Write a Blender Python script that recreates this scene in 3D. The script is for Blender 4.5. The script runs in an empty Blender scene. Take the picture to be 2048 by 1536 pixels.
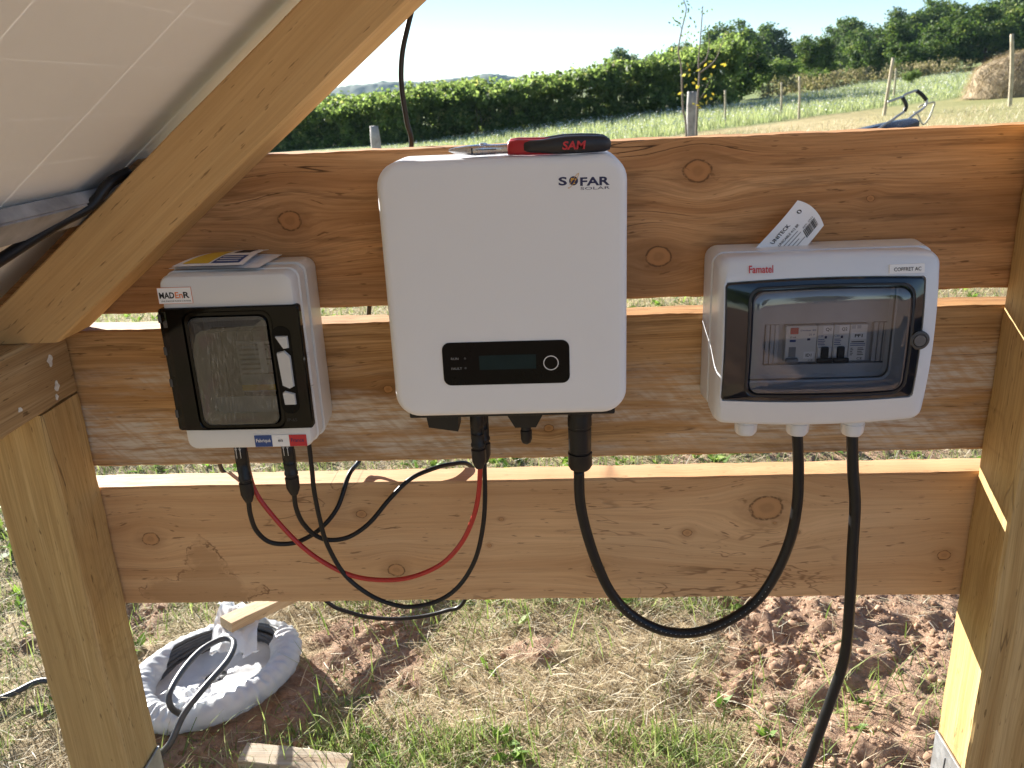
import bpy, bmesh, math, random
import numpy as np
from mathutils import Vector, Matrix

random.seed(7)
RNG = np.random.default_rng(11)
scene = bpy.context.scene
COL = scene.collection
R = math.radians

# ------------------------------------------------------------------ camera
CAM = Vector((0.0528, -0.9941, 1.12))
pitch, yaw, roll = 0.3338, 0.0568, -0.0432
f_ = Vector((-math.sin(yaw)*math.cos(pitch), math.cos(yaw)*math.cos(pitch), -math.sin(pitch)))
r_ = Vector((math.cos(yaw), math.sin(yaw), 0))
u_ = r_.cross(f_)
rr = math.cos(roll)*r_ + math.sin(roll)*u_
uu = -math.sin(roll)*r_ + math.cos(roll)*u_
cam_d = bpy.data.cameras.new('camera')
cam = bpy.data.objects.new('camera', cam_d)
COL.objects.link(cam)
cam.matrix_world = Matrix(((rr.x, uu.x, -f_.x, CAM.x), (rr.y, uu.y, -f_.y, CAM.y), (rr.z, uu.z, -f_.z, CAM.z), (0, 0, 0, 1)))
cam_d.sensor_width = 36.0
cam_d.lens = 1674.58/2048*36
cam_d.clip_start = 0.02
cam_d.clip_end = 8000
cam_d.dof.use_dof = True
cam_d.dof.focus_distance = 0.95
cam_d.dof.aperture_fstop = 16
scene.camera = cam

# ------------------------------------------------------------------ light
SUN = Vector((-0.95, 1.0, 0.47)).normalized()       # direction towards the sun
elev = math.asin(SUN.z)
azim = math.atan2(SUN.x, SUN.y)
world = bpy.data.worlds.new('World')
scene.world = world
world.use_nodes = True
wn = world.node_tree.nodes
sky = wn.new('ShaderNodeTexSky')
sky.sky_type = 'NISHITA'
sky.sun_disc = False
sky.sun_elevation = elev
sky.sun_rotation = azim
sky.air_density = 0.9
sky.altitude = 1500
sky.dust_density = 0.0
sky.ozone_density = 2.2
bg = wn['Background']
bg.inputs['Strength'].default_value = 0.052
world.node_tree.links.new(sky.outputs[0], bg.inputs['Color'])
sun_d = bpy.data.lights.new('sun', 'SUN')
sun_d.energy = 5.0
sun_d.angle = R(0.53)
sun_d.color = (1.0, 0.955, 0.88)
sun_o = bpy.data.objects.new('sun', sun_d)
COL.objects.link(sun_o)
sun_o.rotation_euler = SUN.to_track_quat('Z', 'Y').to_euler()
sun_o.location = (-3, 4, 5)
vs = scene.view_settings
vs.view_transform = 'Standard'
vs.look = 'None'
vs.gamma = 1.0
vs.exposure = 1.92
vs.use_curve_mapping = False

# ------------------------------------------------------------------ node helpers
class S:
    """socket wrapper with arithmetic"""
    def __init__(s, nt, k): s.nt, s.k = nt, k
    def op(s, o, *a, clamp=False):
        n = s.nt.nodes.new('ShaderNodeMath'); n.operation = o; n.use_clamp = clamp
        for i, v in enumerate((s,)+a):
            if isinstance(v, S): s.nt.links.new(v.k, n.inputs[i])
            else: n.inputs[i].default_value = v
        return S(s.nt, n.outputs[0])
    def __add__(s, o): return s.op('ADD', o)
    def __sub__(s, o): return s.op('SUBTRACT', o)
    def __mul__(s, o): return s.op('MULTIPLY', o)
    def __truediv__(s, o): return s.op('DIVIDE', o)
    def ss(s, a, b, lo=0.0, hi=1.0):
        n = s.nt.nodes.new('ShaderNodeMapRange'); n.interpolation_type = 'SMOOTHSTEP'
        s.nt.links.new(s.k, n.inputs[0])
        for i, v in enumerate((a, b, lo, hi)): n.inputs[i+1].default_value = v
        return S(s.nt, n.outputs[0])

class NT:
    def __init__(s, name):
        s.m = bpy.data.materials.new(name); s.m.use_nodes = True
        s.t = s.m.node_tree; s.b = s.t.nodes['Principled BSDF']; s.out = s.t.nodes['Material Output']
    def node(s, k): return s.t.nodes.new(k)
    def link(s, a, b): s.t.links.new(a.k if isinstance(a, S) else a, b)
    def pos(s):
        n = s.node('ShaderNodeTexCoord'); return n.outputs['Object']
    def dot(s, v, c):
        n = s.node('ShaderNodeVectorMath'); n.operation = 'DOT_PRODUCT'
        s.t.links.new(v, n.inputs[0]); n.inputs[1].default_value = c
        return S(s.t, n.outputs['Value'])
    def comb(s, *a):
        n = s.node('ShaderNodeCombineXYZ')
        for i, v in enumerate(a):
            if isinstance(v, S): s.link(v, n.inputs[i])
            else: n.inputs[i].default_value = v
        return n.outputs[0]
    def noise(s, vec, scale=1.0, detail=3.0, rough=0.55, dist=0.0, col=False):
        n = s.node('ShaderNodeTexNoise'); n.inputs['Scale'].default_value = scale
        n.inputs['Detail'].default_value = detail; n.inputs['Roughness'].default_value = rough
        n.inputs['Distortion'].default_value = dist
        if vec is not None: s.t.links.new(vec, n.inputs['Vector'])
        return n.outputs['Color'] if col else S(s.t, n.outputs['Fac'])
    def ramp(s, fac, stops):
        n = s.node('ShaderNodeValToRGB'); s.link(fac, n.inputs[0]); e = n.color_ramp.elements
        while len(e) < len(stops): e.new(0.5)
        for i, (p, c) in enumerate(stops):
            e[i].position = p; e[i].color = (*c, 1)
        return n.outputs[0]
    def mix(s, fac, a, b, mode='MIX'):
        n = s.node('ShaderNodeMix'); n.data_type = 'RGBA'; n.blend_type = mode
        for v, k in ((fac, n.inputs[0]), (a, n.inputs[6]), (b, n.inputs[7])):
            if isinstance(v, S): s.link(v, k)
            elif isinstance(v, bpy.types.NodeSocket): s.t.links.new(v, k)
            elif isinstance(v, (tuple, list)): k.default_value = (*v, 1)
            else: k.default_value = v
        return n.outputs[2]
    def bump(s, h, strength=0.3, dist=0.002):
        n = s.node('ShaderNodeBump'); n.inputs['Strength'].default_value = strength
        n.inputs['Distance'].default_value = dist; s.link(h, n.inputs['Height'])
        s.t.links.new(n.outputs[0], s.b.inputs['Normal'])
    def set(s, **k):
        for a, v in k.items():
            i = s.b.inputs[a.replace('_', ' ')]
            if isinstance(v, S): s.link(v, i)
            elif isinstance(v, bpy.types.NodeSocket): s.t.links.new(v, i)
            else: i.default_value = (*v, 1) if isinstance(v, tuple) and len(v) == 3 else v

def pm(name, col, rough=0.5, metal=0.0, var=0.12, scale=40, bump=0.0, bscale=300, spec=0.5, coat=0.0, rv=1.0):
    n = NT(name); p = n.pos()
    a = n.noise(p, scale, 4)
    c2 = tuple(max(0, x*(1-var)) for x in col); c1 = tuple(min(1, x*(1+var*.6)) for x in col)
    n.set(Base_Color=n.ramp(a, [(0.3, c2), (0.7, c1)]), Metallic=metal, Specular_IOR_Level=spec, Coat_Weight=coat)
    n.set(Roughness=n.noise(p, scale*1.7, 3).ss(0.25, 0.75, max(0.02, rough-0.07*rv), min(1, rough+0.08*rv)))
    if bump: n.bump(n.noise(p, bscale, 3), bump, 0.0006)
    return n.m

def wood(name, light, mid, dark, U=(1, 0, 0), V=(0, 0, 1), W=(0, 1, 0), knots=(), seed=0.0, ring=55, grey=0.0, greyx=(), stain=None, lines=0.0, fibre=1.0, cracks=0.0, rough=0.72, wet=0.0):
    n = NT(name); p = n.pos()
    u0 = n.dot(p, U)+seed; v0 = n.dot(p, V); w = n.dot(p, W)
    u = u0-seed; v = v0
    big = n.noise(n.comb(u0*1.6, v0*7.0, w*7.0), 1.0, 2)
    v2 = v0+(big-0.5)*0.035
    kn = []
    for (uk, vk, r) in knots:
        wob = n.noise(n.comb((u-uk)*(0.9/r)+uk*90, (v-vk)*(0.9/r), 0.0), 1.0, 2)
        du = (u-uk)*0.8+(wob-0.5)*r*0.5; dv = v-vk+(wob-0.5)*r*0.35
        d = ((du*du)+(dv*dv)).op('SQRT')/r
        g = d.op('POWER', 3.0)*0.035+1.0
        v2 = v2-(dv/g)*0.8
        kn.append((d, r))
    ringn = n.noise(n.comb(u0*0.9, v2*ring, w*ring*0.8), 1.0, 3, 0.6)
    fib = n.noise(n.comb(u0*9.0, v2*420.0, w*420.0), 1.0, 3, 0.6)
    speck = n.noise(n.comb(u0*40.0, v2*260.0, w*260.0), 1.0, 2, 0.5)
    blot = n.noise(n.comb(u0*3.0, v0*9.0, w*9.0), 1.0, 3)
    c = n.ramp(ringn, [(0.30, dark), (0.47, mid), (0.66, light)])
    c = n.mix(fib.ss(0.3, 0.75, 0.0, 0.6*fibre), c, tuple(x*0.55 for x in dark), 'MIX')
    c = n.mix(blot.ss(0.35, 0.75, 0.0, 0.5), c, tuple(x*0.8 for x in mid))
    c = n.mix(speck.ss(0.66, 0.74, 0.0, 0.75), c, tuple(x*0.35 for x in dark))
    if wet:
        wt = n.noise(n.comb(u0*2.2+7.7, v0*14.0, w*3.0), 1.0, 4, 0.6)
        c = n.mix(wt.ss(0.44, 0.70, 0.0, wet), c, tuple(x*0.42 for x in dark))
        w3 = n.noise(n.comb(u0*6.0+1.7, v0*70.0, w*60.0), 1.0, 4, 0.7)
        c = n.mix(w3.ss(0.52, 0.66, 0.0, wet*0.8), c, tuple(x*0.3 for x in dark))
    if grey:
        gm = n.noise(n.comb(u0*2.5+3.1, v0*16.0, w), 1.0, 4, 0.65).ss(0.38, 0.56)
        saw = n.noise(n.comb((u0*0.5+v0*0.5)*190.0, (u0-v0)*9.0, 0.0), 1.0, 2).ss(0.35, 0.6)
        reg = None
        for (ux, vx, ru, rv) in greyx:
            e = (((u-ux)/ru).op('POWER', 2.0)+((v-vx)/rv).op('POWER', 2.0)).ss(0.2, 1.3, 1.0, 0.0)
            reg = e if reg is None else reg.op('MAXIMUM', e)
        gm = gm*reg*(saw*0.4+0.6)*grey*n.noise(n.comb(u0*14.0, v0*150.0, w*20.0), 1.0, 4, 0.7).ss(0.35, 0.62, 0.15, 1.0)
        c = n.mix(gm, c, (0.62, 0.55, 0.46))
    if lines:
        ln = n.noise(n.comb(u0*7.0, v0*26.0, 0.0), 1.0, 3, 0.6, 0.6)
        ln = ((ln-0.5).op('ABSOLUTE')).ss(0.002, 0.016, 1.0, 0.0)
        rg = n.noise(n.comb(u0*3.3+1.7, v0*5.0, 0.0), 1.0, 1).ss(0.52, 0.62)
        c = n.mix(ln*rg*lines, c, (0.13, 0.055, 0.02))
    if stain:
        us, vs_, ru, rv = stain
        q = n.noise(n.comb(u*55.0, v*55.0, 0.0), 1.0, 4, 0.6)
        q2 = n.noise(n.comb(u*14.0, v*14.0, 3.0), 1.0, 1)
        e = (((u-us)/ru).op('ABSOLUTE')+((v-vs_)/rv).op('ABSOLUTE')*0.8)+(q-0.5)*0.9+(q2-0.5)*1.5
        c = n.mix(e.ss(0.75, 1.0, 0.48, 0.0), c, tuple(x*0.7 for x in dark))
        c = n.mix((e-0.97).op('ABSOLUTE').ss(0.0, 0.06, 0.75, 0.0)*n.noise(n.comb(u*20.0, v*20.0, 8.0), 1.0, 2).ss(0.4, 0.6), c, (0.12, 0.05, 0.02))
    for d, r in kn:
        rg = (d*7.0).op('SINE').ss(-1.0, 1.0, 0.0, 0.28)
        c = n.mix(d.ss(0.85, 2.6, 0.6, 0.0)*n.noise(n.comb(u*30.0, v*160.0, 2.0), 1.0, 3).ss(0.25, 0.65, 0.35, 1.0), c, tuple(x*0.65 for x in dark))
        c = n.mix(d.ss(0.93, 1.03, 1.0, 0.0), c, tuple(x*k for x, k in zip(mid, (.78, .70, .62))))
        c = n.mix(d.ss(0.93, 1.03, 1.0, 0.0)*rg, c, tuple(x*0.45 for x in dark))
        c = n.mix((d-1.0).op('ABSOLUTE').ss(0.02, 0.13, 0.7, 0.0)*n.noise(n.comb(u*260.0, v*260.0, r*999), 1.0, 1).ss(0.3, 0.55, 0.25, 1.0), c, (0.07, 0.03, 0.012))
    h = fib*0.6+ringn*0.8
    if cracks:
        ck = n.noise(n.comb(u0*1.1+5.0, v2*24.0, w*24.0), 1.0, 2)
        ck = (ck-0.5).op('ABSOLUTE').ss(0.0, 0.006, 1.0, 0.0)*n.noise(n.comb(u0*2.7, v0*13.0, w*9.0), 1.0, 1).ss(0.56, 0.62)
        c = n.mix(ck*cracks, c, (0.035, 0.015, 0.006))
        h = h-ck*2.0
    n.set(Base_Color=c, Roughness=fib.ss(0.2, 0.8, rough-0.1, rough+0.12), Specular_IOR_Level=0.3)
    n.bump(h, 0.35, 0.0015)
    return n.m

def leaf_mat(name, stops, trans=0.35, rough=0.5, attr='tint'):
    n = NT(name)
    a = n.node('ShaderNodeAttribute'); a.attribute_name = attr
    c = n.ramp(S(n.t, a.outputs['Fac']), stops)
    n.set(Base_Color=c, Roughness=rough+0.15, Specular_IOR_Level=0.2)
    if trans:
        tr = n.node('ShaderNodeBsdfTranslucent'); n.t.links.new(n.mix(1.0, c, (1.5, 1.6, 1.2), 'MULTIPLY'), tr.inputs[0])
        ms = n.node('ShaderNodeMixShader'); ms.inputs[0].default_value = trans
        n.t.links.new(n.b.outputs[0], ms.inputs[1]); n.t.links.new(tr.outputs[0], ms.inputs[2])
        n.t.links.new(ms.outputs[0], n.out.inputs[0])
    return n.m

def glass_mat(name, tint, rough=0.02, film=None, refl=1.8):
    """thin pane: fresnel reflection over tinted transparency"""
    n = NT(name)
    tr = n.node('ShaderNodeBsdfTransparent'); tr.inputs[0].default_value = (*tint, 1)
    gl = n.node('ShaderNodeBsdfGlossy'); gl.inputs['Roughness'].default_value = rough
    fr = n.node('ShaderNodeFresnel'); fr.inputs[0].default_value = 1.55
    ms = n.node('ShaderNodeMixShader')
    fac = S(n.t, fr.outputs[0])*refl+0.01*refl
    n.link(fac, ms.inputs[0]); n.t.links.new(tr.outputs[0], ms.inputs[1]); n.t.links.new(gl.outputs[0], ms.inputs[2])
    last = ms.outputs[0]
    if film:
        p = n.pos(); x = n.dot(p, (1, 0, 0)); z = n.dot(p, (0, 0, 1))
        st = n.noise(n.comb(x*520.0, 0.0, z*75.0), 1.0, 4, 0.65).ss(0.46, 0.72, 0.0, 1.0)
        bl = n.noise(n.comb(x*25.0, 0.0, z*18.0), 1.0, 2).ss(0.3, 0.65, 0.25, 1.0)
        df = n.node('ShaderNodeBsdfDiffuse'); df.inputs[0].default_value = (0.62, 0.62, 0.58, 1)
        m2 = n.node('ShaderNodeMixShader'); n.link(st*bl*film, m2.inputs[0])
        n.t.links.new(last, m2.inputs[1]); n.t.links.new(df.outputs[0], m2.inputs[2]); last = m2.outputs[0]
    n.t.links.new(last, n.out.inputs[0])
    return n.m

# ------------------------------------------------------------------ object helpers
def wloc(o):
    v = Vector((0, 0, 0))
    while o is not None: v += o.location; o = o.parent
    return v

def tag(o, label=None, cat=None, group=None, kind=None):
    if label: o['label'] = label
    if cat: o['category'] = cat
    if group: o['group'] = group
    if kind: o['kind'] = kind
    return o

def thing(name, label, cat, loc=(0, 0, 0), group=None):
    o = bpy.data.objects.new(name, None); o.empty_display_size = 0.05
    COL.objects.link(o); o.location = loc
    return tag(o, label, cat, group)

def link(name, me, mat, parent=None, smooth=False):
    if mat is not None and not me.materials: me.materials.append(mat)
    o = bpy.data.objects.new(name, me); COL.objects.link(o)
    if parent is not None:
        o.location = -wloc(parent); o.parent = parent
    if smooth:
        me.polygons.foreach_set('use_smooth', [True]*len(me.polygons))
    return o

def mesh(name, v, f, mat, parent=None, smooth=False):
    me = bpy.data.meshes.new(name); me.from_pydata([tuple(x) for x in v], [], f); me.update()
    return link(name, me, mat, parent, smooth)

def bm_obj(name, bm, mat, parent=None, smooth=False):
    me = bpy.data.meshes.new(name); bm.normal_update(); bm.to_mesh(me); bm.free()
    return link(name, me, mat, parent, smooth)

def box(name, x, y, z, mat, parent=None, bev=0.0, seg=2, rot=None, piv=None):
    bm = bmesh.new(); bmesh.ops.create_cube(bm, size=1)
    c = Vector(((x[0]+x[1])/2, (y[0]+y[1])/2, (z[0]+z[1])/2))
    for v in bm.verts:
        v.co = Vector((v.co.x*abs(x[1]-x[0]), v.co.y*abs(y[1]-y[0]), v.co.z*abs(z[1]-z[0])))
    if bev: bmesh.ops.bevel(bm, geom=bm.edges[:], offset=bev, segments=seg, affect='EDGES', profile=0.5)
    for v in bm.verts:
        if rot is not None: v.co = rot @ v.co
        v.co += c
    return bm_obj(name, bm, mat, parent, bool(bev) and seg > 2)

def rrect(cx, cz, w, h, r, nc=6, ne=6):
    """closed loop (x,z), counter-clockwise, constant vertex count"""
    r = min(r, w/2-1e-5, h/2-1e-5); out = []
    cs = [(cx+w/2-r, cz-h/2+r, -90), (cx+w/2-r, cz+h/2-r, 0), (cx-w/2+r, cz+h/2-r, 90), (cx-w/2+r, cz-h/2+r, 180)]
    for k, (x, z, a0) in enumerate(cs):
        arc = [(x+r*math.cos(R(a0+90*i/nc)), z+r*math.sin(R(a0+90*i/nc))) for i in range(nc+1)]
        out += arc
        x2, z2, a2 = cs[(k+1) % 4]
        nx, nz = x2+r*math.cos(R(a2)), z2+r*math.sin(R(a2))
        for i in range(1, ne): out.append((arc[-1][0]+(nx-arc[-1][0])*i/ne, arc[-1][1]+(nz-arc[-1][1])*i/ne))
    return out

def loft(name, loops, mat, parent=None, cap0=False, cap1=False, smooth=True, deform=None, grid=0, closed=False):
    """loops: list of (list of (x,z), y or None) or 3-D point lists"""
    L = []
    for lp in loops:
        if isinstance(lp, tuple): L.append([(p[0], lp[1], p[1]) for p in lp[0]])
        else: L.append(list(lp))
    n = len(L[0])
    if grid:                               # fill the end with shrinking loops towards the centre
        last = L[-1]; c = [sum(p[i] for p in last)/n for i in range(3)]
        for k in range(1, grid): L.append([tuple(p[i]+(c[i]-p[i])*k/grid for i in range(3)) for p in last])
    v = [p for l in L for p in l]; f = []
    m = len(L)
    for a in range(m-1 if not closed else m):
        b = (a+1) % m
        for i in range(n):
            j = (i+1) % n; f.append((a*n+i, a*n+j, b*n+j, b*n+i))
    if cap0: f.append(tuple(range(n))[::-1])
    if cap1 or grid: f.append(tuple(range((m-1)*n, m*n)))
    if deform: v = [deform(p) for p in v]
    o = mesh(name, v, f, mat, parent, smooth)
    return o

def sharp(o, ang=35):
    """smooth by angle: mark edges sharper than the angle"""
    bm = bmesh.new(); bm.from_mesh(o.data)
    bmesh.ops.recalc_face_normals(bm, faces=bm.faces[:])
    for e in bm.edges:
        if len(e.link_faces) == 2 and e.calc_face_angle(0) > R(ang): e.smooth = False
    for f in bm.faces: f.smooth = True
    bm.to_mesh(o.data); bm.free()
    return o

def catmull(P, sub=8):
    P = [Vector(p) for p in P]; out = []
    Q = [P[0]*2-P[1]]+P+[P[-1]*2-P[-2]]
    for i in range(1, len(Q)-2):
        a, b, c, d = Q[i-1:i+3]
        for k in range(sub):
            t = k/sub
            out.append(0.5*((2*b)+(c-a)*t+(2*a-5*b+4*c-d)*t*t+(3*b-a-3*c+d)*t**3))
    out.append(P[-1])
    return out

def tube(name, P, r, mat, parent=None, seg=12, sub=8, smooth_path=True, cap=True):
    pts = catmull(P, sub) if smooth_path and len(P) > 2 else [Vector(p) for p in P]
    n = len(pts); rad = r if callable(r) else (lambda t: r)
    L = []; nrm = None
    for i, p in enumerate(pts):
        t = (pts[min(i+1, n-1)]-pts[max(i-1, 0)]).normalized()
        if nrm is None:
            a = Vector((0, 0, 1)) if abs(t.z) < 0.9 else Vector((1, 0, 0))
            nrm = t.cross(a).normalized()
        else:
            nrm = (nrm-t*nrm.dot(t)).normalized()
        b = t.cross(nrm); rr_ = rad(i/(n-1))
        L.append([tuple(p+(nrm*math.cos(2*math.pi*k/seg)+b*math.sin(2*math.pi*k/seg))*rr_) for k in range(seg)])
    o = loft(name, L, mat, parent, cap, cap, True)
    return o

def lathe(name, prof, mat, parent=None, loc=(0, 0, 0), axis=(0, 0, -1), seg=24, ribs=0, ribd=0.0, ang=40):
    """prof: (distance along axis, radius)"""
    ax = Vector(axis).normalized(); a = Vector((1, 0, 0)) if abs(ax.x) < 0.8 else Vector((0, 1, 0))
    e1 = (a-ax*a.dot(ax)).normalized(); e2 = ax.cross(e1); L = []
    for (d, r) in prof:
        lp = []
        for k in range(seg):
            th = 2*math.pi*k/seg
            q = r*(1-ribd*(1 if ribs and (k*ribs//seg) % 2 else 0))
            lp.append(tuple(Vector(loc)+ax*d+(e1*math.cos(th)+e2*math.sin(th))*q))
        L.append(lp)
    return sharp(loft(name, L, mat, parent, True, True, True), ang)

DG = None
_tc = {}
def text(name, body, x0, x1, z0, z1, y, mat, parent=None, bold=0.0, frame=None, depth=0.0003, shear=0.0):
    """lettering fitted into a box in the XZ plane (facing -Y) or in a given frame (origin, X axis, Z axis)"""
    key = (body, bold, shear)
    if key not in _tc:
        cu = bpy.data.curves.new('lettering', 'FONT'); cu.body = body; cu.size = 1; cu.offset = bold; cu.shear = shear
        cu.resolution_u = 3
        o = bpy.data.objects.new('lettering', cu); COL.objects.link(o)
        bpy.context.view_layer.update()
        me = bpy.data.meshes.new_from_object(o.evaluated_get(bpy.context.evaluated_depsgraph_get()))
        _tc[key] = ([tuple(v.co) for v in me.vertices], [tuple(p.vertices) for p in me.polygons])
        bpy.data.objects.remove(o); bpy.data.curves.remove(cu); bpy.data.meshes.remove(me)
    v, f = _tc[key]
    xa, xb = min(p[0] for p in v), max(p[0] for p in v); ya, yb = min(p[1] for p in v), max(p[1] for p in v)
    out = []
    for p in v:
        a = x0+(x1-x0)*(p[0]-xa)/(xb-xa); b = z0+(z1-z0)*(p[1]-ya)/(yb-ya)
        if frame:
            o, X, Z, fn = frame
            out.append(fn(a, b) if fn else tuple(Vector(o)+Vector(X)*a+Vector(Z)*b))
        else: out.append((a, y, b))
    return mesh(name, out, f, mat, parent)

def quad(name, x0, x1, z0, z1, y, mat, parent=None, th=0.0004):
    return box(name, (x0, x1), (y, y+th), (z0, z1), mat, parent)

def timber(name, o, U, V, W, lu, lv, lw, mat, parent=None, nu=40, bev=0.003, wob=0.0006, seed=0):
    """sawn timber: box swept along U from o (corner), with small bevels and slightly uneven arrises"""
    rg = random.Random(seed); U, V, W = Vector(U), Vector(V), Vector(W); o = Vector(o); L = []
    prof = [(bev, 0), (lv-bev, 0), (lv, bev), (lv, lw-bev), (lv-bev, lw), (bev, lw), (0, lw-bev), (0, bev)]
    ph = [(rg.uniform(0, 6), rg.uniform(6, 30)) for _ in prof]
    for i in range(nu+1):
        t = lu*i/nu
        lp = []
        for (a, b), (p0, fq) in zip(prof, ph):
            q = wob*(math.sin(t*fq*3+p0)+0.6*math.sin(t*fq*11+p0*2))+rg.uniform(-1, 1)*wob*0.35
            s = 1 if a > lv/2 else -1; s2 = 1 if b > lw/2 else -1
            lp.append(tuple(o+U*t+V*(a+s*q*0.6)+W*(b+s2*q*0.3)))
        L.append(lp)
    return sharp(loft(name, L, mat, parent, True, True), 25)

# numpy helpers -----------------------------------------------------
def hsh(i, j, s):
    v = np.sin(i*127.1+j*311.7+s*74.7)*43758.5453
    return v-np.floor(v)
def vn(x, y, s=0):
    i = np.floor(x); j = np.floor(y); fx = x-i; fy = y-j
    fx = fx*fx*(3-2*fx); fy = fy*fy*(3-2*fy)
    a = hsh(i, j, s); b = hsh(i+1, j, s); c = hsh(i, j+1, s); d = hsh(i+1, j+1, s)
    return a+(b-a)*fx+(c-a)*fy+(a-b-c+d)*fx*fy
def fbm(x, y, s=0, o=4):
    t = 0; a = 0.5; n = 0
    for k in range(o):
        t = t+a*vn(x*2**k, y*2**k, s+k*3.1); n += a; a *= 0.5
    return t/n
def sst(x, a, b):
    t = np.clip((x-a)/(b-a), 0, 1); return t*t*(3-2*t)

def np_mesh(name, V, F, mat, parent=None, tint=None, smooth=False):
    """V (n,3), F (m,k) with one k"""
    me = bpy.data.meshes.new(name); V = np.asarray(V, np.float32); F = np.asarray(F, np.int32)
    me.vertices.add(len(V)); me.vertices.foreach_set('co', V.ravel())
    m, k = F.shape
    me.loops.add(m*k); me.loops.foreach_set('vertex_index', F.ravel())
    me.polygons.add(m); me.polygons.foreach_set('loop_start', np.arange(0, m*k, k, dtype=np.int32))
    me.polygons.foreach_set('loop_total', np.full(m, k, np.int32))
    if tint is not None:
        at = me.attributes.new('tint', 'FLOAT', 'POINT'); at.data.foreach_set('value', np.asarray(tint, np.float32))
    me.update(calc_edges=True); me.validate()
    return link(name, me, mat, parent, smooth)

def blades(base, az, lean, bend, length, width, segs=3):
    """curved tapering strips; returns verts, quads and the blade index of each vertex"""
    n = len(base); V = np.zeros((n, segs+1, 2, 3)); pos = base.copy()
    side = np.stack([-np.sin(az), np.cos(az), np.zeros(n)], 1)
    for k in range(segs+1):
        w = width*(1-0.92*(k/segs)**1.6)
        V[:, k, 0] = pos-side*w[:, None]/2; V[:, k, 1] = pos+side*w[:, None]/2
        an = lean+bend*(k/segs)
        d = np.stack([np.cos(az)*np.sin(an), np.sin(az)*np.sin(an), np.cos(an)], 1)
        pos = pos+d*(length/segs)[:, None]
    idx = np.arange(n)[:, None]*(segs+1)*2; F = []
    for k in range(segs):
        F.append(np.concatenate([idx+2*k, idx+2*k+1, idx+2*k+3, idx+2*k+2], 1))
    return V.reshape(-1, 3), np.concatenate(F), np.repeat(np.arange(n), (segs+1)*2)

def leaves(cen, nrm, ax, ln, wd, fold=0.0):
    """diamond leaves (two triangles as one quad)"""
    nrm = nrm/np.linalg.norm(nrm, axis=1, keepdims=True)
    ax = ax-nrm*(ax*nrm).sum(1, keepdims=True); ax /= np.linalg.norm(ax, axis=1, keepdims=True)+1e-9
    b = np.cross(nrm, ax); l = ln[:, None]/2; w = wd[:, None]/2
    V = np.stack([cen-ax*l, cen+b*w-ax*l*0.1+nrm*w*fold, cen+ax*l, cen-b*w-ax*l*0.1+nrm*w*fold], 1)
    n = len(cen)
    return V.reshape(-1, 3), np.arange(4*n).reshape(n, 4)

# ------------------------------------------------------------------ terrain
def base_h(x, y):
    r = np.hypot(x, y+0.5)
    return 0.06*np.clip(x, -45, 75)*sst(r, 2.5, 9)-0.35*sst(y, 1.0, 8.5)
def soil_mask(x, y):
    m = sst(x+0.35*(fbm(x*2.2, y*2.2, 5)-0.5)*2, 0.12, 0.38)*sst(y, 1.25, 0.75)
    m = np.maximum(m, 0.8*sst(fbm(x*3.1+9, y*3.1, 8), 0.53, 0.66)*sst(y, 6, 2))
    m = np.maximum(m, 0.9*sst(np.hypot((x+0.40)/0.22, (y-0.10)/0.075), 1.2, 0.7))
    m = np.maximum(m, 0.8*sst(np.hypot((x+0.36)/0.14, (y-0.60)/0.10), 1.2, 0.6))
    return np.clip(m, 0, 1)
def relief(x, y):
    near = sst(np.hypot(x, y-0.5), 5.0, 1.6)
    s = soil_mask(x, y)
    return near*((fbm(x*2.3, y*2.3, 1)-0.5)*0.05+(fbm(x*9, y*9, 2)-0.5)*0.022+s*(fbm(x*26, y*26, 3, 3)-0.5)*0.040+(1-s)*(fbm(x*30, y*30, 4, 2)-0.5)*0.010)
def ground_h(x, y): return base_h(x, y)+relief(x, y)
def gh(x, y): return float(ground_h(np.array([float(x)]), np.array([float(y)]))[0])

def axis(lo, hi, step, far0, far1, g=1.13):
    a = list(np.arange(lo, hi+1e-6, step)); d = step
    while a[-1] < far1: d = min(d*g, 90); a.append(a[-1]+d)
    d = step; b = []
    x = lo
    while x > far0: d = min(d*g, 90); x -= d; b.append(x)
    return np.array(b[::-1]+a)
gx = axis(-1.35, 1.35, 0.012, -850, 850); gy = axis(-0.1, 1.15, 0.012, -80, 1420)
X, Y = np.meshgrid(gx, gy); nx, ny = len(gx), len(gy)
GZ = ground_h(X.ravel(), Y.ravel())
GV = np.stack([X.ravel(), Y.ravel(), GZ], 1)
ii = (np.arange(ny-1)[:, None]*nx+np.arange(nx-1)[None]).ravel()
GF = np.stack([ii, ii+1, ii+nx+1, ii+nx], 1)

g = NT('ground_earth_and_grass'); p = g.pos()
gx_, gy_ = g.dot(p, (1, 0, 0)), g.dot(p, (0, 1, 0))
at = g.node('ShaderNodeAttribute'); at.attribute_name = 'tint'; soil = S(g.t, at.outputs['Fac'])
n1 = g.noise(p, 3.0, 5, 0.6); n2 = g.noise(p, 60.0, 5, 0.65); n3 = g.noise(p, 420.0, 3, 0.6); n4 = g.noise(p, 0.35, 4, 0.6)
earth = g.ramp(n2, [(0.25, (0.19, 0.115, 0.072)), (0.5, (0.33, 0.215, 0.145)), (0.75, (0.45, 0.32, 0.23))])
thatch = g.ramp(n2*0.6+n3*0.4, [(0.3, (0.16, 0.11, 0.06)), (0.5, (0.32, 0.245, 0.145)), (0.7, (0.46, 0.39, 0.255))])
thatch = g.mix(n1.ss(0.5, 0.7, 0.0, 0.35), thatch, (0.13, 0.15, 0.05))
c = g.mix((soil+(n2-0.5)*0.6).ss(0.3, 0.7), thatch, earth)
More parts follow.
